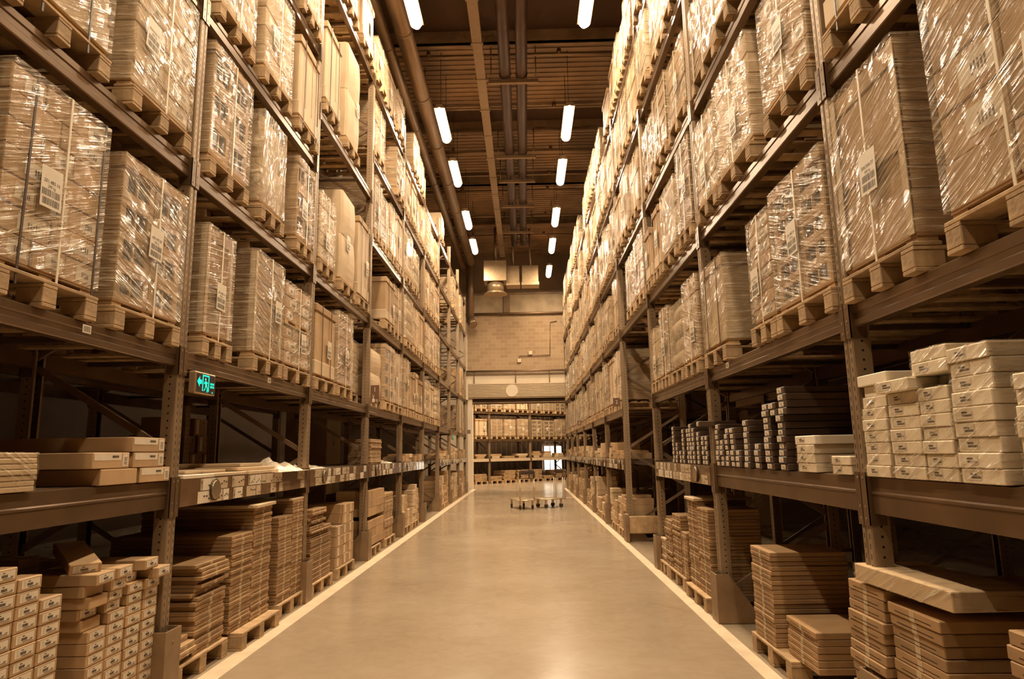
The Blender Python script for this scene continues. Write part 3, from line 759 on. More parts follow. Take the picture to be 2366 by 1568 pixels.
# left floor: columns of small labelled cartons (h .062)
H1 = .0625
G1 = 'small labelled cartons on the floor of the left rack'
cols = [(2.93, 3.09, 15), (3.1, 3.255, 16), (3.262, 3.42, 15), (3.425, 3.585, 13)]
for ci, (a, b, n) in enumerate(cols):
    column('L', a, b, .03, H1, n, 'small labelled carton', f"of {ordn(len(cols)-1-ci)} column left of the floor gap", G1, lab='shoe', depth=.02, d=.42, jit=.0025)
cols = [(3.82, 3.985, 9), (3.99, 4.16, 10), (4.17, 4.335, 12), (4.345, 4.51, 11)]
for ci, (a, b, n) in enumerate(cols):
    column('L', a, b, .03, H1, n, 'small labelled carton', f"of {ordn(ci)} column right of floor gap", G1, lab='shoe', depth=.02, d=.42, jit=.003)
# loose, out of line cartons on top of those columns
loose = [(3.80, 3.97, 9, 0, .05, 0), (3.78, 3.95, 10, 1, .06, 0), (3.77, 3.94, 11, 0, .0, .03), (3.76, 3.93, 12, 0, .02, -.02), (3.75, 3.93, 13, 1, -.04, .03),
         (3.97, 4.12, 10, 1, .03, .0), (3.95, 4.1, 11, 1, .01, .02), (3.95, 4.1, 12, 1, -.01, 0), (3.96, 4.12, 13, 1, -.03, .04), (4.15, 4.31, 12, 1, .05, 0), (4.33, 4.49, 11, 1, .0, 0), (4.36, 4.52, 12, 1, -.05, 0), (4.25, 4.42, 13, 1, -.02, .05)]
for k, (a, b, r, lb, dp, rz) in enumerate(loose):
    carton('L', a, b, .03 + H1 * r, H1, .42, f"small carton out of line on the floor columns, {ordn(k)} loose one from left", G1, lab='shoe' if lb else None, depth=dp, rz=rz, jit=.001)
o = carton('L', 3.86, 4.02, .03 + H1 * 14 + .035, H1, .4, 'small carton tipped up diagonally on top of the left floor columns', G1, lab='shoe', depth=.0, rz=.5, jit=.001); o.rotation_euler = (0, -.22, PI - .75)
# behind the front row: second row of the same cartons
for ci in range(8):
    a = 2.95 + ci * .19
    if a < 4.4: column('L', a, a + .165, .03, H1, 13 + ci % 3, 'shadowed carton in the back row', f"of {ordn(ci)} back column", 'back row of small cartons, left floor', depth=.5, d=.42)
carton('L', 4.42, 4.66, 0, .07, .3, 'single low carton on the floor beside the near left post', None, depth=-.18, mat='cardboard_pale')
# floor pallet under them
pallet('wooden pallet under the small cartons, left floor nearest bay', (wx('L', .6), 3.35, -.112), .8, PI, False, None) if False else None

# flat pack piles
def pile(side, y0, y1, z0, z1, n, what, where, group, d=1.0, depth=0., mat='cardboard_dark', jit=.012, messy=0, split=0):
    h = (z1 - z0) / n
    for i in range(n):
        j = jit * (3 if i >= n - messy else 1); w = y1 - y0; dx = R_.uniform(-j, j); dy = R_.uniform(-j, j)
        me = flat_mesh(round(d, 2), round(w, 2), round(h, 4), mat)
        o = link('flat_pack', me, None, (wx(side, depth + d / 2 + dx), (y0 + y1) / 2 + dy, z0 + i * h), (0, 0, S[side]['rz'] + R_.uniform(-j, j) * .6))
        tag(o, f"{what}, {topn(n-1-i)} {where}", 'flat pack', group)
def flat_mesh(d, w, h, mat):
    def mk():
        m = MB(); c = min(.004, h * .25); m.cbox(-d / 2, d / 2, -w / 2, w / 2, .0004, h - .0012, mat, c)
        m.box(-d / 2 - .001, -d / 2, -.02, .02, .002, h - .003, 'tape')
        x = -d / 2 - .001; m.face([(x, w * .35, h * .35), (x, -w * .35, h * .35), (x, -w * .35, h * .42), (x, w * .35, h * .42)], 'hole')
        return m.mesh('flat_pack')
    return cached(('fl', d, w, h, mat), mk)
def floor_pallet(side, y0, y1, label, d=-.03, detail=True, z=0): pallet(label, (wx(side, d + .58), (y0 + y1) / 2, z), min(.82, y1 - y0 + .02), S[side]['rz'], detail, 'pallets standing on the floor')
GP = 'flat packs piled on floor pallets'
PZ = .137
floor_pallet('L', 4.72, 5.5, 'wooden pallet under messy flat-pack pile right of near left post')
pile('L', 5.0, 5.48, PZ, .5, 11, 'brown flat pack', 'of messy pile beside near left post', GP, messy=0)
pile('L', 5.0, 5.47, .5, .76, 9, 'skewed brown flat pack', 'of messy pile beside near left post', GP, messy=9, d=.95)
pile('L', 4.7, 4.97, PZ, .3, 4, 'short flat pack leaning low', 'beside near left post', GP, messy=4, mat='cardboard')
floor_pallet('L', 5.62, 6.42, 'wooden pallet under the stepped flat-pack piles, left rack', d=-.1)
pile('L', 5.57, 5.98, PZ, .89, 25, 'brown flat pack', 'of lower step pile, left floor', GP, jit=.006)
pile('L', 5.99, 6.4, PZ, 1.08, 31, 'brown flat pack', 'of higher step pile, left floor', GP, jit=.006)
carton('L', 5.9, 6.42, 1.082, .03, .8, 'pale flat carton lying across the higher step pile, left floor', None, mat='cardboard_pale', name='flat_pack', cat='flat pack', depth=-.04, rz=.05)
floor_pallet('L', 6.6, 7.34, 'wooden pallet left of the second left post')
pile('L', 6.6, 6.97, PZ, .94, 26, 'thin brown flat pack', 'of third near pile, left floor', GP, jit=.006)
pile('L', 6.98, 7.3, PZ, 1.07, 30, 'thin brown flat pack', 'of pile touching second left post', GP, jit=.006)
carton('L', 6.95, 7.33, 1.072, .025, .6, 'pale flat carton on the pile touching second left post', None, mat='cardboard_pale', name='flat_pack', cat='flat pack')
floor_pallet('L', 7.58, 8.38, 'wooden pallet right of the second left post')
pile('L', 7.58, 8.36, PZ, .72, 24, 'wide brown flat pack', 'of pile right of second left post', GP, jit=.008, messy=4)
pile('L', 7.58, 8.1, .72, .93, 7, 'skewed brown flat pack', 'of loose heap right of second left post', GP, jit=.03, d=.7)
floor_pallet('L', 8.62, 9.42, 'wooden pallet under the labelled cartons, second left bay')
for c, (a, b, n) in enumerate(((8.63, 8.93, 4), (8.94, 9.2, 6), (9.21, 9.44, 6))):
    column('L', a, b, PZ, .126, n, 'brown carton with white stripe label', f"of {ordn(c)} column, second left bay", 'striped cartons on the floor, second left bay', lab='tall', depth=0, d=.5)
floor_pallet('L', 10.38, 11.1, 'wooden pallet under small cartons right of third left post')
for zb, nr in ((PZ, 3), (.6, 3)):
    for c in range(4):
        column('L', 10.32 + c * .28, 10.6 + c * .28, zb + (.02 if zb < .5 else 0), .128, nr, 'brown carton', f"of {ordn(c)} column, {'lower' if zb < .5 else 'upper'} tier, third left bay", 'two tiers of cartons, third left bay', d=.5, mat='cardboard')
floor_pallet('L', 10.35, 11.2, 'spacer pallet between the two carton tiers, third left bay', z=.545 - .08, detail=False) if False else None
floor_pallet('L', 11.5, 12.3, 'wooden pallet under the far pile, third left bay')
pile('L', 11.5, 12.2, PZ, .88, 12, 'brown tray carton', 'of far pile, third left bay', GP, jit=.01, mat='cardboard')
def misc_floor(side, bay, seed, zmax=.9, base=0.137, lvl=0):
    rg = random.Random(seed); y = py(side, bay) + .16; e = py(side, bay + 1) - .16; c = 0
    if lvl == 0:
        floor_pallet(side, y, y + .8, f"wooden pallet, {SIDE[side]} floor, {bayname(bay)}, near one", detail=False)
        floor_pallet(side, y + 1.0, y + 1.8, f"wooden pallet, {SIDE[side]} floor, {bayname(bay)}, far one", detail=False)
    while y < e - .2 and c < 7:
        w = rg.choice([.24, .3, .38]); h = rg.choice([.08, .11, .15]); n = int(rg.uniform(.3, 1) * zmax / h)
        if y + w > e: break
        if c % 4 != 3 and n: column(side, y, y + w - .01, base, h, n, rg.choice(['brown carton', 'pale brown carton']), f"of {ordn(c)} column, {SIDE[side]} {TIER[lvl]}, {bayname(bay)}", f"cartons on the {SIDE[side]} {TIER[lvl]}, {bayname(bay)}", d=.5, mat=rg.choice(['cardboard', 'cardboard', 'cardboard_pale']), jit=.012)
        y += w; c += 1
for bay in (3, 5, 6, 7): misc_floor('L', bay, bay)
for bay in (3, 4, 5, 6, 7, 8): misc_floor('R', bay, bay + 40, zmax=.8)
for bay in (3, 5, 6, 7): misc_floor('L', bay, bay + 60, zmax=.35, base=BT[1][1] + .001, lvl=1)
for bay in (3, 4, 5, 6, 7, 8): misc_floor('R', bay, bay + 80, zmax=.4, base=BT[1][1] + .001, lvl=1)
carton('L', 12.15, 12.75, .95, .13, .5, 'long carton jutting out above the far pile, third left bay', None, depth=-.2, mat='cardboard_pale') if False else None

# left low shelf, nearest bay
ZS = BT[1][1] + .0005
GS = 'large brown cartons on the near left low shelf'
for nm, a, b, r in (('bottom left', 3.78, 4.14, 0), ('bottom right', 4.17, 4.52, 0), ('middle left', 3.7, 4.05, 1), ('middle right', 4.09, 4.44, 1), ('top', 4.07, 4.44, 2)):
    carton('L', a, b, ZS + r * .094, .092, .9, f"{nm} large brown carton on the near left low shelf", GS, lab=None if nm == 'bottom left' else 'ship', depth=.0, jit=.001, mat='cardboard')
for i in range(7): 
    o = carton('L', 2.75, 3.28, ZS + i * .0265, .026, 1.0, f"pale flat pack, {topn(6-i)} of the stack at left edge of low shelf", 'pale flat packs on the near left low shelf', mat='cardboard_pale', name='flat_pack', cat='flat pack', wrap=True)
# left low shelf, first bay: thin flat packs and crumpled film
GT = 'pale flat packs lying on the low shelf of the first left bay'
for k, (a, b, z, h, dp, mt, rz, tx) in enumerate([(4.68, 5.15, 0, .03, -.02, 'paper', 0, 'white slim pack nearest the near left post'), (4.9, 5.6, .031, .022, .1, 'cardboard_pale', .02, 'slim pack lying on the white pack'), (5.2, 5.85, 0, .03, .0, 'cardboard_pale', -.02, 'slim pack in the middle of the first left low shelf'), (5.75, 6.5, .0, .032, -.02, 'cardboard_pale', .03, 'broad pale pack reaching to the shelf edge'), (5.7, 6.45, .033, .03, .02, 'cardboard_pale', -.04, 'broad pale pack second from top of low shelf'), (5.8, 6.4, .064, .03, .1, 'cardboard_pale', .06, 'topmost broad pale pack beside the crumpled film')]):
    carton('L', a, b, ZS + z, h, .95, tx, GT, mat=mt, depth=dp, rz=rz, name='flat_pack', cat='flat pack')
def film_heap(name, label, loc, sx, sy, sz, seed):
    rg = random.Random(seed); m = MB(); k = m.mi('foil'); n = 22; b = 0
    for i in range(n + 1):
        for j in range(n + 1):
            u = i / n * 2 - 1; v = j / n * 2 - 1; r = min(1, math.hypot(u, v)); e = 1 - r
            z = sz * (e ** .6) * (.55 + .45 * math.sin(7 * u + seed) * math.cos(9 * v)) + rg.uniform(-.012, .012) * (e > .05)
            m.v.append((u * sx + rg.uniform(-.012, .012), v * sy + rg.uniform(-.012, .012), max(.001, z)))
    for i in range(n):
        for j in range(n): a = i * (n + 1) + j; m.f.append((a, a + n + 1, a + n + 2, a + 1)); m.m.append(k); m.sm.append(True)
    return tag(part(name, m, None, loc), label, 'plastic film')
film_heap('crumpled_film', 'crumpled clear plastic film heaped before the second left post', (wx('L', .22), 6.85, ZS), .3, .5, .15, 2)
film_heap('crumpled_film', 'crumpled plastic film just past the second left post', (wx('L', .3), 7.95, ZS), .3, .45, .07, 5)
film_heap('crumpled_film', 'plastic film heap on the low shelf, third left bay', (wx('L', .3), 12.0, ZS), .3, .4, .07, 9)
# third left bay shelf
pile('L', 10.42, 11.15, ZS, 1.77, 14, 'brown folded carton', 'of shelf stack past third left post', 'folded cartons on the low shelf, third left bay', d=.36, mat='cardboard', jit=.012)
# dim cartons on the rack behind, seen through the first left bay
k = 0
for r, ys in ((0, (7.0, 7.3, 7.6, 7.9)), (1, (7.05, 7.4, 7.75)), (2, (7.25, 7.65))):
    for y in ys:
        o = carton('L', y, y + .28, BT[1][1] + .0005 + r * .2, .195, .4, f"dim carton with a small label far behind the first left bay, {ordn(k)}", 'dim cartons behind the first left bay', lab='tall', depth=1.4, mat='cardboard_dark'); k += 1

# right low shelf, nearest bay: film-wrapped white cartons
GW = 'pale film-wrapped cartons on the near right low shelf'
HW = .0565
cw = [('far', 3.27, 3.51, 7), ('second', 2.995, 3.255, 7), ('third', 2.78, 3.0, 7), ('fourth', 2.515, 2.77, 9), ('nearest', 2.1, 2.42, 7)]
for nm, a, b, n in cw:
    hh = HW if nm != 'fourth' else .0595
    for i in range(n): carton('R', a, b - .008, ZS + i * hh, hh, .7, f"pale film-wrapped carton, {topn(n-1-i)} of {nm} column, near right shelf", GW, mat='carton_white', lab='white', wrap=True, jit=.006)
for k, (a, b, z, dp, tx) in enumerate([(3.2, 3.5, 7 * HW, .02, 'plain pale carton lying on the far column end, near right shelf'), (3.24, 3.52, 8 * HW, .0, 'topmost plain carton above the far column, near right shelf'), (2.99, 3.27, 7 * HW, -.04, 'pale carton pushed forward above the second column, near right shelf'), (2.76, 3.0, 7 * HW, .1, 'pale carton set back above the third column, near right shelf'), (2.76, 3.02, 8 * HW, .0, 'pale carton lying level with the third column top, near right shelf'), (2.76, 3.02, 9 * HW, .0, 'topmost pale carton above third column, near right shelf')]):
    carton('R', a, b, ZS + z, HW, .7, tx, GW, mat='carton_white', lab=None if k in (0, 1, 5) else 'white', wrap=(k not in (0, 1)), jit=.002, depth=dp)
# right low shelf, first bay
GV = 'pale cartons left of the near right post'
for k, (a, b, z, h, tx) in enumerate([(4.12, 4.38, 0, .055, 'lowest pale carton of the group left of near right post'), (4.12, 4.38, .056, .055, 'second pale carton up, left of near right post'), (4.12, 4.38, .112, .055, 'third pale carton up, left of near right post'), (4.1, 4.4, .168, .055, 'topmost pale carton of the group left of near right post'), (3.68, 3.9, 0, .05, 'small pale carton at shelf edge beside near right post'), (3.68, 3.9, .051, .05, 'small pale carton on another beside near right post')]):
    carton('R', a, b, ZS + z, h, .7, tx, GV, mat='carton_white', lab='white', wrap=k != 3, jit=.003)
GD = 'small dark cartons with white labels on the right low shelf'
HD = .0465
dk = [(4.56, 4.7, 8, 0), (4.82, 4.97, 10, 0), (5.06, 5.2, 4, 0), (5.3, 5.44, 8, 0), (5.52, 5.66, 3, 0), (5.66, 5.8, 7, 0), (5.82, 5.95, 7, 0), (5.97, 6.1, 5, 0), (6.1, 6.24, 8, 0)]
for c, (a, b, n, _) in enumerate(dk):
    for i in range(n): carton('R', a, b, ZS + i * HD, HD, .55, f"small dark labelled carton, {topn(n-1-i)} of {ordn(c)} dark column, first right bay", GD, mat='cardboard_black', lab='dark', jit=.006, wrap=False)
for k, (a, b, r) in enumerate([(4.5, 4.65, 8), (4.49, 4.64, 9), (4.5, 4.65, 10), (4.52, 4.66, 11), (4.67, 4.81, 8), (4.7, 4.84, 9)]):
    carton('R', a, b, ZS + HD * r, HD, .55, f"dark labelled carton on the leaning tower above the first column, {ordn(k)} of six", GD, mat='cardboard_black', lab='dark', jit=.002)
dk2 = [(6.5, 6.62, 6), (6.62, 6.74, 6), (6.8, 6.92, 7), (7.0, 7.12, 8), (7.12, 7.24, 9), (7.24, 7.36, 8), (7.45, 7.57, 8), (7.6, 7.72, 3), (7.78, 7.9, 5), (7.95, 8.07, 9)]
for c, (a, b, n) in enumerate(dk2):
    for i in range(n): carton('R', a, b, ZS + i * HD, HD, .5, f"small dark labelled carton, {topn(n-1-i)} of {ordn(c)} dark column, second right bay", GD, mat='cardboard_black', lab='dark', jit=.005)
o = carton('R', 6.3, 6.42, ZS + .36, .05, 1.0, 'long black carton with a white end label jutting across the post', None, mat='cardboard_black', lab='dark', depth=-.12, jit=.001)

# right floor
floor_pallet('R', 4.74, 5.5, 'wooden pallet under tall pile and low pile, right floor', d=-.02)
pile('R', 5.04, 5.46, PZ, .785, 20, 'brown flat pack', 'of tall pile on the right floor', GP, jit=.005, d=.55)
pile('R', 4.45, 4.93, PZ, .385, 6, 'brown flat pack', 'of low pile before tall pile, right floor', GP, jit=.008, d=.6, depth=.05)
pile('R', 3.46, 3.82, .02, .83, 16, 'thick brown flat pack', 'of far pile by near right post', GP, jit=.012, d=.9, depth=-.02)
pile('R', 3.02, 3.43, .02, .79, 15, 'thick brown flat pack', 'of middle pile, near right corner', GP, jit=.008, d=.95, depth=.0)
pile('R', 2.2, 2.62, .02, .86, 16, 'thick brown flat pack', 'of pile at right picture edge', GP, jit=.008, d=.95, depth=.0)
floor_pallet('R', 3.02, 3.82, 'wooden pallet hidden under the near right flat packs', d=-.02, z=-.12) if False else None
o = carton('R', 2.93, 3.68, .845, .085, .36, 'long film-wrapped pack lying askew on the near right floor piles', None, mat='cardboard_pale', depth=-.02, wrap=True, jit=.001); o.rotation_euler = (0, 0, .05)
floor_pallet('R', 6.7, 7.5, 'wooden pallet under the tallest piles, second right bay', d=-.06)
pile('R', 6.68, 7.08, PZ, .95, 26, 'brown flat pack', 'of nearest pile, second right bay', GP, jit=.006, d=.5)
pile('R', 7.1, 7.5, PZ, 1.0, 28, 'brown flat pack', 'of second pile, second right bay', GP, jit=.006, d=.5)
carton('R', 7.08, 7.5, 1.002, .03, .6, 'pale flat carton topping the second pile, second right bay', None, mat='cardboard_pale', name='flat_pack', cat='flat pack', depth=-.03)
floor_pallet('R', 7.7, 8.5, 'wooden pallet in the middle of second right bay')
pile('R', 7.62, 7.85, PZ, .62, 14, 'short flat pack', 'of the low middle pile, second right bay', GP, jit=.006, d=.5)
pile('R', 7.92, 8.32, PZ, .78, 20, 'brown flat pack', 'of third tall pile, second right bay', GP, jit=.01, d=.5)
floor_pallet('R', 8.55, 9.05, 'wooden pallet nearest the open passage, second right bay')
pile('R', 8.4, 8.75, PZ, .68, 16, 'brown flat pack', 'of fourth pile, second right bay', GP, jit=.012, d=.5)
pile('R', 8.78, 9.03, PZ, .42, 8, 'pale flat pack', 'of low pile next to the open passage', GP, jit=.01, d=.5, mat='cardboard_pale')

# ------------------------------------------------------------------ signs
def sign(label, x0, x1, y, z0, z1, s, hand=False):
    t = thing('aisle_sign', label, 'sign', ((x0 + x1) / 2, y, (z0 + z1) / 2)); w = x1 - x0; h = z1 - z0
    m = MB(); m.cbox(-w / 2, w / 2, -.006, .006, -h / 2, h / 2, 'sign_brown', .002); part('sign_panel', m, t)
    m = MB(); text_into(m, s, w * .75, 'paper', lambda u, v: (u, -.0075, v + (h * .25 if hand else 0))); part('numeral', m, t)
    if hand:
        m = MB()
        def q(x0, x1, z0, z1): m.face([(x0, -.0075, z0), (x1, -.0075, z0), (x1, -.0075, z1), (x0, -.0075, z1)], 'paper')
        q(-.04, .0, -.12, -.07); q(-.028, -.014, -.07, -.035); q(.0, .008, -.1, -.075)
        for k in range(10): a = k * .628; x = -.021 + .013 * math.cos(a); z = -.022 + .013 * math.sin(a); q(x - .003, x + .003, z - .003, z + .003)
        for z in (-.115, -.1, -.085): q(.022, .045, z, z + .008)
        part('hand_symbol', m, t)
sign('brown aisle sign with number 1 and pointing hand, third left post', -2.345, -2.215, py('L', 2) - .07, 2.29, 2.57, '1', True)
sign('square brown sign with number 2 at the open passage', XR - .175, XR - .055, py('R', 3) - .07, 2.3, 2.45, '2')
sign('small far number 1 sign on the left rack', -2.33, -2.2, py('L', 5) - .07, 2.3, 2.45, '1')
sign('farthest number 1 sign near the doorway', -2.33, -2.2, py('L', 8) - .07, 2.3, 2.45, '1')
sign('second number 2 sign farther along the right rack', XR - .175, XR - .055, py('R', 6) - .07, 2.3, 2.45, '2')
sign('farthest number 2 sign on the right rack', XR - .175, XR - .055, py('R', 9) - .07, 2.3, 2.45, '2')
def exit_sign(label, y0, y1, z0, z1, full=True):
    t = thing('exit_sign', label, 'exit sign', (XL + .045, (y0 + y1) / 2, (z0 + z1) / 2)); w = y1 - y0; h = z1 - z0
    m = MB(); m.cbox(-.03, .02, -w / 2, w / 2, -h / 2, h / 2, 'vent', .006); part('housing', m, t)
    m = MB(); m.box(.018, .0215, -w / 2 + .02, w / 2 - .012, -h / 2 + .012, h / 2 - .012, 'hole'); part('face_plate', m, t)
    m = MB()
    def P(pts):
        m.face([(.0225, u * w, v * h) for u, v in pts], 'exit_green')
    # arrow, door frame, running figure
    P([(-.42, 0.05), (-.3, -.2), (-.3, -.05), (-.2, -.05), (-.2, .15), (-.3, .15), (-.3, .3)])
    for a in ([(-.17, -.36), (-.13, -.36), (-.13, .4), (-.17, .4)], [(.12, -.36), (.16, -.36), (.16, .4), (.12, .4)], [(-.13, .33), (.12, .33), (.12, .4), (-.13, .4)]): P(a)
    P([(-.02 + .035 * math.cos(k * PI / 4), .2 + .07 * math.sin(k * PI / 4)) for k in range(8)])
    P([(-.06, .1), (.03, .12), (.06, -.08), (-.02, -.1)]); P([(-.06, .1), (-.1, .0), (-.085, -.04), (-.03, .04)]); P([(.03, .12), (.1, .04), (.09, 0), (.03, .05)])
    P([(-.02, -.08), (.02, -.1), (-.03, -.3), (-.08, -.36), (-.1, -.33), (-.05, -.25)]); P([(.01, -.08), (.06, -.08), (.1, -.22), (.09, -.4), (.05, -.4), (.06, -.22)])
    for r in range(2):
        for c in range(3): P([(.22 + c * .07, -.02 - r * .14), (.27 + c * .07, -.02 - r * .14), (.27 + c * .07, .08 - r * .14), (.22 + c * .07, .08 - r * .14)])
    P([(.3, -.4), (.38, -.4), (.34, -.32)])
    part('running_figure', m, t)
    m = MB()
    for y in (-w * .35, w * .35): m.box(-.012, .004, y - .004, y + .004, h / 2, h / 2 + .025, 'steel')
    part('bracket', m, t)
exit_sign('green running-man exit sign hung under the near left beam', 4.66, 4.97, 1.975, 2.13)
exit_sign('distant tiny green exit sign under the far left beam', py('L', 6) + .1, py('L', 6) + .4, 1.96, 2.12)
m = MB(); m.box(0, .002, -.035, .035, -.022, .022, 'paper')
for k in range(7): m.face([(.0025, -.026 + k * .008, -.015), (.0025, -.022 + k * .008, -.015), (.0025, -.022 + k * .008, .015), (.0025, -.026 + k * .008, .015)], 'print')
BC = m.mesh('barcode_plate')
for k, (s, y, z) in enumerate((('L', 3.5, 2.215), ('L', 6.1, 2.215), ('R', 5.6, 2.215), ('L', 8.9, 3.6))):
    o = link('barcode_plate', BC, None, (wx(s, -.035), y, z), (0, 0, 0 if s == 'L' else PI)); tag(o, ['white barcode plate on near left second-tier beam', 'barcode plate on beam of the first left bay', 'barcode plate on right beam above dark cartons', 'barcode plate on third-tier beam of second left bay'][k], 'barcode plate', 'barcode plates on beams')

# ------------------------------------------------------------------ trolleys
def trolley(label, loc, rz, L_=1.0, W_=.5):
    t = thing('platform_trolley', label, 'trolley', loc, rz, 'platform trolleys in the aisle')
    m = MB(); z = .24
    for y in (-W_ / 2, W_ / 2): m.tube((-L_ / 2, y, z), (L_ / 2, y, z), .016, 'chrome', 8)
    for x in (-L_ / 2, L_ / 2): m.tube((x, -W_ / 2, z), (x, W_ / 2, z), .016, 'chrome', 8)
    for k in range(9): x = -L_ / 2 + .12 + k * .115; m.tube((x, -W_ / 2, z + .004), (x, W_ / 2, z + .004), .005, 'chrome', 6)
    for y in (-.15, 0, .15): m.tube((-L_ / 2, y, z), (L_ / 2, y, z), .006, 'chrome', 6)
    m.box(-L_ / 2 + .02, L_ / 2 - .02, -W_ / 2 + .02, W_ / 2 - .02, z + .006, z + .014, 'vent'); part('platform', m, t)
    for x in (-L_ / 2 + .1, L_ / 2 - .12):
        for y in (-W_ / 2 + .04, W_ / 2 - .04):
            m = MB(); m.box(-.03, .03, -.02, .02, .1, .235, 'chrome'); f = part('caster_fork', m, t, (x, y, 0))
            m = MB(); m.tube((0, -.016, .06), (0, .016, .06), .06, 'rubber', 20); part('wheel', m, f)
    m = MB()
    for y in (-W_ / 2 + .02, W_ / 2 - .02):
        for dx in (0, .06): m.tube((L_ / 2 - dx, y, z), (L_ / 2 - dx * .9, y, .82), .011, 'chrome', 8)
    part('upright_tubes', m, t)
    m = MB()
    for y in (-W_ / 2 + .02, W_ / 2 - .02):
        pts = [(L_ / 2 - .03, .8), (L_ / 2 + .02, .88), (L_ / 2 + .03, .95), (L_ / 2 - .01, 1.03), (L_ / 2 - .06, .95), (L_ / 2 - .05, .84), (L_ / 2 - .03, .8)]
        for (a, b), (c, d) in zip(pts, pts[1:]): m.tube((a, y, b), (c, y, d), .014, 'rubber', 8)
    m.tube((L_ / 2 - .01, -W_ / 2 + .02, 1.03), (L_ / 2 - .01, W_ / 2 - .02, 1.03), .015, 'rubber', 8); m.tube((L_ / 2 - .04, -W_ / 2 + .02, .82), (L_ / 2 - .04, W_ / 2 - .02, .82), .011, 'rubber', 8)
    m.box(L_ / 2 - .03, L_ / 2 - .01, -.2, .2, .93, 1.01, 'rubber')
    part('handle', m, t)
trolley('left platform trolley standing in the aisle, dark handle', (-.14, 19.1, 0), -1.25, 1.0, .44)
trolley('right platform trolley standing in the aisle beside the other', (.64, 19.3, 0), .55, .72, .5)

# ------------------------------------------------------------------ building shell
m = MB(); m.box(-9, 14, -7, 48, -.2, 0, 'floor_concrete'); struct('floor', m)
for k, (xa, xb) in enumerate(((-2.33, -2.18), (1.575, 1.69))):
    m = MB(); m.box(xa, xb, -6, 29.4, 0, .0015, 'stripe'); struct(f'trim_{k+1}', m)
ZC = 10.5
# corrugated roof deck with raised dark bays
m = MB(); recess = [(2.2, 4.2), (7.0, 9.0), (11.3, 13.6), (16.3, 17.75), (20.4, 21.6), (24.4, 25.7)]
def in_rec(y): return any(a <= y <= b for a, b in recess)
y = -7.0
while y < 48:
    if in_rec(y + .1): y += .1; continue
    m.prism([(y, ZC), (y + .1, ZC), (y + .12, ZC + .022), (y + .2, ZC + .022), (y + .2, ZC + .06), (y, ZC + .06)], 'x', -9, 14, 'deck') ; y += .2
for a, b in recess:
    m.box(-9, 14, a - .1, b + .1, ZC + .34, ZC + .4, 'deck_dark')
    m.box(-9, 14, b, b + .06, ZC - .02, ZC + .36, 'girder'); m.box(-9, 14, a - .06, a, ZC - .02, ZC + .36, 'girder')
struct('ceiling', m)
m = MB(); m.box(-9.2, -9, -7, 48, 0, 11.2, 'wall_dark'); struct('wall_left', m)
m = MB(); m.box(14, 14.2, -7, 48, 0, 11.2, 'wall_dark'); struct('wall_right', m)
m = MB(); m.box(-9, 14, -7.2, -7, 0, 11.2, 'wall_dark'); struct('wall_rear', m)
# back wall with roller door opening
YW = 29.7
m = MB()
m.box(-9, -4.6, YW, YW + .3, 0, 7.6, 'wall_dark'); m.box(-4.6, -2.55, YW, YW + .3, 0, 7.6, 'plaster'); m.box(3.3, 14, YW, YW + .3, 0, 7.6, 'block_wall')  # far-left stretch of the plaster wall coloured dark to read as shade
m.box(-2.55, 3.3, YW, YW + .3, 4.0, 5.15, 'plaster'); m.box(-2.55, 3.3, YW, YW + .3, 5.15, 7.6, 'block_wall')
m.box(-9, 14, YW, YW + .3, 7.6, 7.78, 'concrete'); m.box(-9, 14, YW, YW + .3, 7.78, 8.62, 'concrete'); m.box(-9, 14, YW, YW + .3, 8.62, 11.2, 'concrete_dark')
m.box(-.9, -.6, YW - .04, YW, 7.8, 8.62, 'concrete_dark'); m.box(-9, 14, YW - .05, YW, 8.62, 8.7, 'girder')
struct('wall_back', m)
m = MB(); m.box(-2.55, -2.33, YW - .12, YW + .4, 0, 3.95, 'plaster'); m.box(3.1, 3.3, YW - .12, YW + .4, 0, 3.95, 'plaster'); struct('trim_3', m)
m = MB(); m.box(-2.62, -2.5, YW - .3, YW, 3.85, 4.6, 'plaster')
k = 0; z = 3.95
while z < 4.5: m.cbox(-2.5, 3.3, YW - .28, YW, z, z + .055, 'shutter', .012); z += .068
m.box(-2.5, 3.3, YW - .2, YW, 3.9, 4.52, 'shutter'); struct('door_1', m)
m = MB(); m.box(-2.33, 3.1, YW + .02, YW + .1, 3.66, 3.95, 'wall_dark'); m.tube((-2.33, YW, 3.72), (3.1, YW, 3.72), .03, 'girder', 8); struct('trim_4', m)
m = MB(); m.tube((0, 0, 0), (0, -.02, 0), .27, 'plaster', 32); tag(part('round_sign', m, None, (-.57, YW - .29, 4.22)), 'round pale disc on the roller shutter box', 'sign')
# pipes and boxes on the back wall
m = MB(); m.tube((-2.6, YW - .1, 5.12), (3.3, YW - .1, 5.12), .045, 'duct', 10); m.tube((-2.6, YW - .1, 5.0), (3.3, YW - .1, 5.0), .03, 'girder', 8)
for x in (-2.25, -.4, 1.1): m.tube((x, YW - .05, 4.55), (x, YW - .05, 5.12), .022, 'duct', 8)
tag(part('wall_pipe', m, None), 'pipe pair running over the roller door lintel', 'pipe')
m = MB(); m.tube((-2.6, YW - .12, 7.72), (3.3, YW - .12, 7.72), .05, 'duct', 10); tag(part('wall_pipe', m, None), 'horizontal pipe above the block wall', 'pipe')
m = MB(); m.tube((-.22, YW - .05, 5.65), (-.22, YW - .05, 5.78), .016, 'duct', 6); m.tube((-.22, YW - .05, 5.78), (1.15, YW - .05, 5.8), .016, 'duct', 6); m.tube((1.15, YW - .05, 5.8), (1.2, YW - .05, 7.3), .016, 'duct', 6); m.tube((1.2, YW - .05, 7.3), (1.5, YW - .05, 7.35), .016, 'duct', 6)
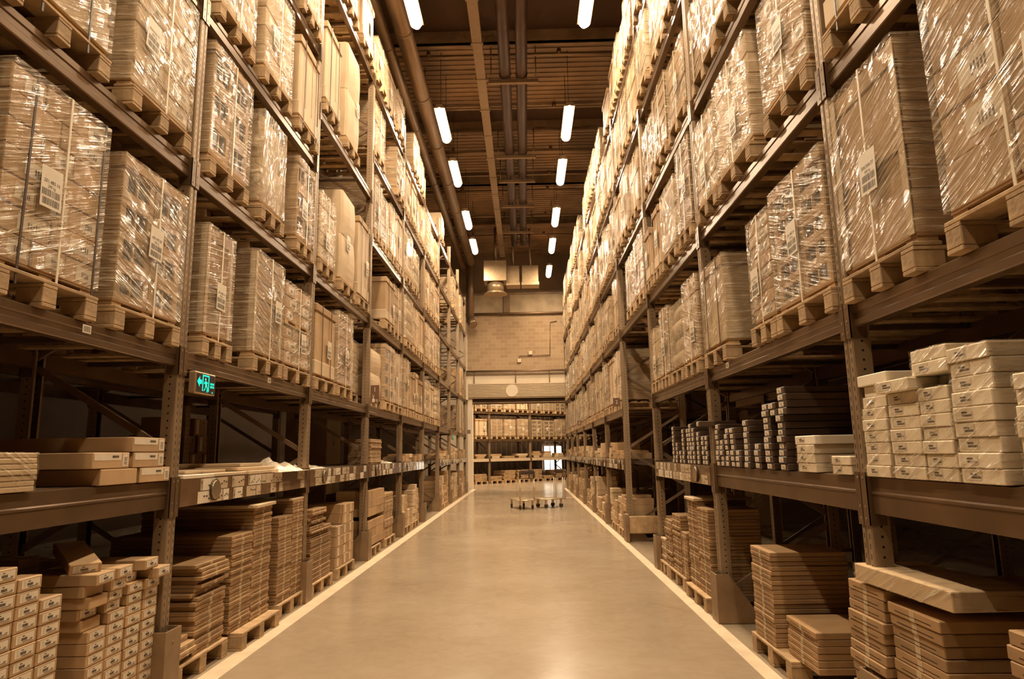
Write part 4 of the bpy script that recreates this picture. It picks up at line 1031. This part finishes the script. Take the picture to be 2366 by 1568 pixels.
tag(part('conduit', m, None), 'thin cable conduit stepping across the block wall', 'conduit')
m = MB(); m.cbox(-.09, .09, -.08, 0, -.09, .09, 'shutter', .01); me = m.mesh('junction_box')
tag(link('junction_box', me, None, (-.22, YW - .005, 5.58)), 'small pale box at the conduit end, block wall', 'junction box'); tag(link('junction_box', me, None, (.28, YW - .005, 5.92)), 'small box above the conduit on block wall', 'junction box')
m = MB(); m.tube((-2.35, 28.9, ZC), (-2.35, 28.9, 7.3), .17, 'duct', 14); m.tube((-2.35, 28.9, 7.3), (-2.2, 28.7, 7.05), .2, 'duct', 14); tag(part('down_pipe', m, None), 'thick vertical pipe down the corner left of the block wall', 'pipe')

# overhead services
def run(name, label, cat, x, z, r, y0, y1, mat, flange=3.0, n=16):
    m = MB(); m.tube((x, y0, z), (x, y1, z), r, mat, n); t = tag(part(name, m, None), label, cat)
    m = MB(); y = y0 + 1
    while y < y1: m.tube((x, y, z), (x, y + .05, z), r * 1.08, mat, n); y += flange
    part('pipe_collar', m, t)
    m = MB(); y = y0 + 1.4
    while y < y1: m.tube((x, y, z + r), (x, y, ZC + .02), .008, 'duct', 5); y += flange
    part('hanger_rod', m, t)
run('air_duct', 'thick round duct overhead nearest the left lamps', 'duct', -2.2, 9.55, .17, 1, 27.5, 'duct', 2.4)
run('air_duct', 'slimmer round duct running outside the thick left duct', 'duct', -2.62, 9.6, .12, 1, 28.5, 'duct', 3.4)
run('insulated_pipe', 'left one of two dark insulated ceiling pipes', 'pipe', -.305, 9.85, .125, 1, 26, 'pipe_dark', 3.9)
run('insulated_pipe', 'right one of two dark insulated ceiling pipes', 'pipe', .06, 9.85, .125, 1, 26, 'pipe_dark', 3.9)
t = thing('cable_tray', 'pale straight cable tray left of the dark pipes', 'cable tray', (-.84, 0, 9.75))
m = MB(); m.box(-.1, .1, 1, 27.5, 0, .09, 'tray'); part('tray_channel', m, t)
m = MB()
for k in range(20): y = 1.6 + k * 1.35; m.box(-.125, .125, y, y + .06, -.015, .1, 'tray')
part('tray_joint', m, t)
for k, y in enumerate((5.0, 9.3, 13.75, 17.6, 19.3, 21.4, 24.1)):
    t = thing('pipe_trapeze', f'trapeze bracket under the dark pipes, {ordn(k)} from the front' if k > 1 else f'trapeze bracket above the picture top, {ordn(k)} one', 'bracket', (-.12, y, 9.66), 0, 'pipe trapezes under the dark pipes')
    m = MB(); m.box(-.55, .55, -.04, .04, -.03, .05, 'duct'); part('cross_bar', m, t)
    m = MB()
    for x in (-.5, .5): m.tube((x, 0, 0), (x, 0, ZC - 9.64), .012, 'duct', 6)
    part('hanger_rod', m, t)
for k, (y, z, r) in enumerate(((13.6, 10.22, .035), (16.15, 10.35, .03), (18.7, 10.35, .045), (20.1, 10.22, .025), (21.7, 10.35, .03), (24.2, 10.35, .035), (26.3, 10.3, .03))):
    m = MB(); m.tube((-8.5, y, z), (8.5, y, z), r, 'girder' if k % 2 else 'duct', 8)
    for x in (-2, .9, 3): m.tube((x, y, z), (x, y, z + (.12)), .05, 'duct', 6)
    tag(part('sprinkler_pipe', m, None), f'thin sprinkler pipe crossing under the roof, {ordn(k)} from the front', 'pipe', 'sprinkler pipes under the roof')
# ventilation units before the back wall
t = thing('ventilation_unit', 'big vent box with round flared outlet high before back wall', 'vent', (-1.09, 26, 7.75))
m = MB(); m.cbox(-.45, .45, -.4, .4, .47, 1.3, 'vent', .01); part('duct_box', m, t)
m = MB(); m.tube((0, 0, .12), (0, 0, .47), .33, 'vent', 32); m.tube((0, 0, .12), (0, 0, .02), .34, 'vent', 32, .46); m.tube((0, 0, 0), (0, 0, .02), .47, 'vent', 32, .46); part('round_outlet', m, t)
m = MB(); m.tube((0, 0, 1.3), (0, 0, ZC - 7.74), .05, 'duct', 8); part('hanger_rod', m, t)
for lab, xa, xb in (('narrow square vent box hanging right of the round outlet', -.64, -.13), ('wide square vent box hanging under the last lamp', -.03, .63)):
    t = thing('ventilation_unit', lab, 'vent', ((xa + xb) / 2, 26.2, 8.1)); w = (xb - xa) / 2
    m = MB(); m.cbox(-w, w, -.3, .3, .12, .8, 'vent', .01); part('duct_box', m, t)
    m = MB(); m.box(-w - .02, w + .02, -.32, .32, 0, .12, 'vent'); part('outlet_rim', m, t)
    m = MB(); m.tube((0, 0, .8), (0, 0, ZC - 8.09), .04, 'duct', 8); part('hanger_rod', m, t)

# square column behind second left bay
m = MB(); m.cbox(-.4, .4, -.45, .45, 0, ZC - .03, 'column', .02); c = tag(part('building_column', m, None, (-4.1, 13.0, 0)), 'square painted column standing behind the third left bay', 'column')
m = MB(); m.box(.4, .404, -.1, .02, 1.72, 1.98, 'sign_brown'); m.box(.404, .406, -.06, -.02, 1.78, 1.92, 'paper'); part('column_plate', m, c)
m = MB(); m.box(-.25, .25, -.25, .25, 0, ZC, 'column'); tag(part('building_column', m, None, (4.5, 13.2, 0)), 'square column in the dark behind the right rack', 'column')

# ------------------------------------------------------------------ lamps
PW = 178.
lampL = [(-1.76, y) for y in (14.35, 17.05, 20.7, 23.5)]; lampR = [(1.1, y) for y in (14.4, 17.1, 20.6, 23.6, 27.1)]
lampL += [(-1.78, y) for y in (9.95, 6.6, 3.2, -.3)]; lampR += [(1.17, y) for y in (10.05, 6.6, 3.2, -.3)]
def lamp(x, y, label):
    t = thing('pendant_lamp', label, 'lamp', (x, y, 9.0), 0, 'pendant lamps over the aisle')
    def mh():
        m = MB(); m.prism([(-.12, 0), (.12, 0), (.06, .09), (-.06, .09)], 'y', -.76, .76, 'lamp_metal'); return m.mesh('housing')
    def mg():
        m = MB()
        m.tube((0, -.66, -.035), (0, .66, -.035), .105, 'lamp_glow', 16, caps=False)  # one glowing capsule, widened to take in the bloom of the tubes
        m.tube((0, -.66, -.035), (0, -.76, -.035), .105, 'lamp_glow', 16, .05); m.tube((0, .66, -.035), (0, .76, -.035), .105, 'lamp_glow', 16, .05)
        return m.mesh('tube')
    link('housing', cached('lh', mh), t); link('glow_capsule', cached('lg', mg), t)
    m = cached('lw', lambda: (lambda m: ([m.tube((0, yy, .09), (0, yy, ZC - 9 + .01), .006, 'rubber', 5) for yy in (-.5, .5)], m.mesh('cable'))[1])(MB())); link('hanging_cable', m, t)
    ld = cached('ld', lambda: bpy.data.lights.new('lamp_light', 'AREA')); ld.shape = 'RECTANGLE'; ld.size = .22; ld.size_y = 1.4; ld.energy = PW; ld.color = (1, .8, .56)
    lo = bpy.data.objects.new('lamp_light', ld); COL.objects.link(lo); lo.parent = t; lo.location = (0, 0, -.16)
for i, (x, y) in enumerate(sorted(lampL, key=lambda p: p[1])): lamp(x, y, f'glowing fluorescent pendant lamp, left row, {ordn(i)} counted from the camera')
for i, (x, y) in enumerate(sorted(lampR, key=lambda p: p[1])): lamp(x, y, f'glowing fluorescent pendant lamp, right row, {ordn(i)} counted from the camera')

# ------------------------------------------------------------------ hall beyond the door
DV = Vector((.75, .66, 0)).normalized(); ANG = math.atan2(DV.y, DV.x); O0 = Vector((0, 36.0, 0))
t = thing('pallet_rack', 'slanting pallet rack in the hall beyond the doorway', 'pallet rack', O0, ANG)
TT = [-5.26, -2.46, .34, 3.14, 5.94]
for k, u in enumerate(TT):
    link('post', post_mesh(6.0), t, (u, .05, 0), (0, 0, PI / 2)); link('post', post_mesh(6.0), t, (u, 1.05, 0), (0, 0, -PI / 2)); link('brace', brace_mesh(6.0), t, (u, .55, 0), (0, 0, PI / 2))
    if k < 4:
        for zb, zt in ((1.1, 1.25), (2.1, 2.22), (3.5, 3.62)):
            link('front_beam', beam_mesh(B, zt - zb, False), t, (u + B, .05, zb), (0, 0, PI / 2)); link('rear_beam', beam_mesh(B, zt - zb, False), t, (u, 1.05, zb), (0, 0, -PI / 2))
        m = cached('lbx', lambda: (lambda m: (m.box(.06, B - .06, 0, .006, 0, .15, 'label_card'), m.mesh('label_strip'))[1])(MB())); link('label_strip', m, t, (u, -.02, 1.1))
kk = 0
def hall(u, v, z): return tuple(O0 + DV * u + Vector((-DV.y, DV.x, 0)) * v + Vector((0, 0, z)))
rzh = ANG - PI + PI / 2 + PI   # local -x towards the viewer side of the slanting rack
rzh = ANG + PI / 2
for k in range(4):
    for lv, zt in (('middle', 2.22), ('upper', 3.62), ('floor', 0)):
        for i in range(3):
            u = TT[k] + .5 + i * .9; rr = random.Random(kk + 3)
            pallet(f'wooden pallet on {lv} level of slanting hall rack, {ordn(k)} bay, {ordn(i)} of three', hall(u, .58, zt), .8, rzh + PI, False, 'pallets in the slanting hall rack') if False else pallet(f'wooden pallet on {lv} level of slanting hall rack, {ordn(k)} bay, {ordn(i)} of three', hall(u, .58, zt), .8, rzh, False, 'pallets in the slanting hall rack')
            if zt: load(rr.choice(['cartons', 'trays', 'cartons', 'slabs', 'cap']), f'pallet load on {lv} level of slanting hall rack, {ordn(k)} bay, {ordn(i)} of three', hall(u, .56, zt + .136), .74, rr.uniform(.85, .98), rzh, False, 'loads in the slanting hall rack', kk)
            else:
                n = rr.randint(2, 7)
                for q in range(n):
                    o = link('flat_pack', flat_mesh(.9, .75, .07, 'cardboard'), None, hall(u + rr.uniform(-.03, .03), .55, .137 + q * .07), (0, 0, rzh + rr.uniform(-.06, .06))); tag(o, f'flat pack, {topn(n-1-q)} of hall floor pile {ordn(k*3+i)} from left', 'flat pack', 'flat packs on the hall floor')
            if i < 3:
                n = rr.randint(1, 3)
                for q in range(n):
                    o = link('carton', carton_mesh(.5, rr.choice([.4, .5, .7]), .11, rr.choice(['cardboard', 'cardboard_pale'])), None, hall(u, .35, 1.252 + q * .111), (0, 0, rzh + rr.uniform(-.04, .04))) if lv == 'floor' else None
                    if o: tag(o, f'carton on low shelf of slanting hall rack, {topn(n-1-q)} of heap {ordn(k*3+i)}', 'carton', 'cartons on the hall rack low shelf')
            kk += 1
# corrugated hall wall and bright windows
m = MB(); L0 = -9.0
a = hall(-9, 4.2, 0); 
u = -9.0
while u < 9.0:
    p = [hall(u, 4.2, 0), hall(u + .15, 4.2, 0), hall(u + .2, 4.26, 0), hall(u + .35, 4.26, 0), hall(u + .4, 4.2, 0)]
    for q0, q1 in zip(p, p[1:]): m.face([q0, q1, (q1[0], q1[1], 8), (q0[0], q0[1], 8)], 'metal_panel')
    u += .4
struct('wall_hall', m)
t = part('window_1', (lambda m: ([m.box(0, .04, a_, a_ + .05, 0, 1.5, 'wall_dark') for a_ in (0, .52, 1.04, 1.56)], m.box(0, .04, 0, 1.6, .68, .76, 'wall_dark'), m)[2])(MB()), None, hall(5.05, 4.12, .42), (0, 0, ANG - PI / 2)); t['kind'] = 'structure'
m = MB(); m.box(.02, .03, .02, 1.58, .02, 1.48, 'window_glow'); part('window_pane', m, t)

# ------------------------------------------------------------------ surplus of a kind becomes one object
def surplus(stem, keep, label, cat):
    L_ = [o for o in COL.objects if o.parent is None and o.get('category') == cat and o.type == 'MESH']
    bpy.context.view_layer.update()
    def score(o):
        d = o.matrix_world.translation; x, y = d.x, max(d.y, .5); dm = o.dimensions
        out = 3. if (abs(x) / y > .85 or y < 1) else 1.
        deep = 2.5 if (cat == 'flat pack' or cat == 'carton') and 'back' in o['label'] else 1.
        return (y * y + x * x) ** .5 * out * deep / max(.02, dm.y * dm.z) ** .5
    L_.sort(key=score); rest = L_[keep:]
    if len(rest) < 2: return
    m = MB()
    for o in rest:
        for ob in [o] + list(o.children):
            M = ob.matrix_world; me = ob.data; b = len(m.v)
            m.v += [tuple(M @ v.co) for v in me.vertices]; names = [k.name for k in me.materials]
            for p in me.polygons: m.f.append(tuple(b + i for i in p.vertices)); m.m.append(m.mi(names[p.material_index])); m.sm.append(p.use_smooth)
        for ch in list(o.children): bpy.data.objects.remove(ch)
        LABELS[o['label']] -= 1; bpy.data.objects.remove(o)
    o = tag(part(stem, m, None), label, cat); o['kind'] = 'stuff'
surplus('carton', 299, 'remaining distant cartons heaped on floor pallets and low shelves of both racks', 'carton')
surplus('flat_pack', 299, 'remaining flat packs in the distant and half hidden piles of both racks', 'flat pack')

# ------------------------------------------------------------------ unseen fill lamps added to brighten the hall beyond
for k, (x, y) in enumerate(((-1.5, 33), (1.5, 34.5))):
    t = thing('hall_fill_lamp', ['unseen fill lamp in the far hall, left one', 'unseen fill lamp in the far hall, right one'][k], 'lamp', (x, y - .8, 8.0), 0, 'hall fill lamps')
    link('housing', CACHE['lh'], t); link('glow_capsule', CACHE['lg'], t); link('hanging_cable', CACHE['lw'], t, (0, 0, 0))
    ld = cached('ld2', lambda: bpy.data.lights.new('hall_fill_light', 'AREA')); ld.shape = 'RECTANGLE'; ld.size = .4; ld.size_y = 1.4; ld.energy = 1150; ld.color = (1, .8, .55)
    lo = bpy.data.objects.new('hall_fill_light', ld); COL.objects.link(lo); lo.parent = t; lo.location = (0, 0, -.07)

# ------------------------------------------------------------------ world, camera
w = bpy.data.worlds.new('World'); SC.world = w; w.use_nodes = True
bg = w.node_tree.nodes['Background']; bg.inputs[0].default_value = (1, .5, .2, 1); bg.inputs[1].default_value = .01
f, pitch, yaw, roll, hcam = 1546.06, .1676, -.018, .0162, 1.5218
def ray(u2, v2):
    c, s = math.cos(roll), math.sin(roll); u = c * u2 - s * v2; v = s * u2 + c * v2
    x = u; z = -v; y = f
    c, s = math.cos(pitch), math.sin(pitch); y, z = c * y - s * z, s * y + c * z
    c, s = math.cos(yaw), math.sin(yaw); return Vector((c * x + s * y, -s * x + c * y, z))
fw = ray(0, 0).normalized(); rt = (ray(1000, 0) - ray(0, 0)).normalized(); up = (ray(0, -1000) - ray(0, 0)).normalized()
cd = bpy.data.cameras.new('Camera'); cam = bpy.data.objects.new('Camera', cd); COL.objects.link(cam)
cd.sensor_width = 36; cd.lens = f / 2366 * 36; cd.clip_start = .05; cd.clip_end = 200
cam.matrix_world = Matrix(((rt.x, up.x, -fw.x, 0), (rt.y, up.y, -fw.y, 0), (rt.z, up.z, -fw.z, hcam), (0, 0, 0, 1)))
SC.camera = cam
SC.view_settings.view_transform = 'Standard'; SC.view_settings.look = 'None'; SC.view_settings.exposure = 0.0; SC.view_settings.gamma = 1
SC.cycles.max_bounces = 4; SC.cycles.diffuse_bounces = 2; SC.cycles.glossy_bounces = 2; SC.cycles.transmission_bounces = 1; SC.cycles.transparent_max_bounces = 6; SC.cycles.sample_clamp_indirect = 3
SC.cycles.use_adaptive_sampling = True; SC.cycles.adaptive_threshold = .06; SC.cycles.adaptive_min_samples = 12
SC.cycles.use_denoising = True; SC.cycles.caustics_reflective = False; SC.cycles.caustics_refractive = False
SC.render.use_persistent_data = False
print('OBJECTS', len(bpy.data.objects), 'DUPLABELS', sum(1 for k, v in LABELS.items() if v > 1), [k for k, v in LABELS.items() if v > 1][:5])
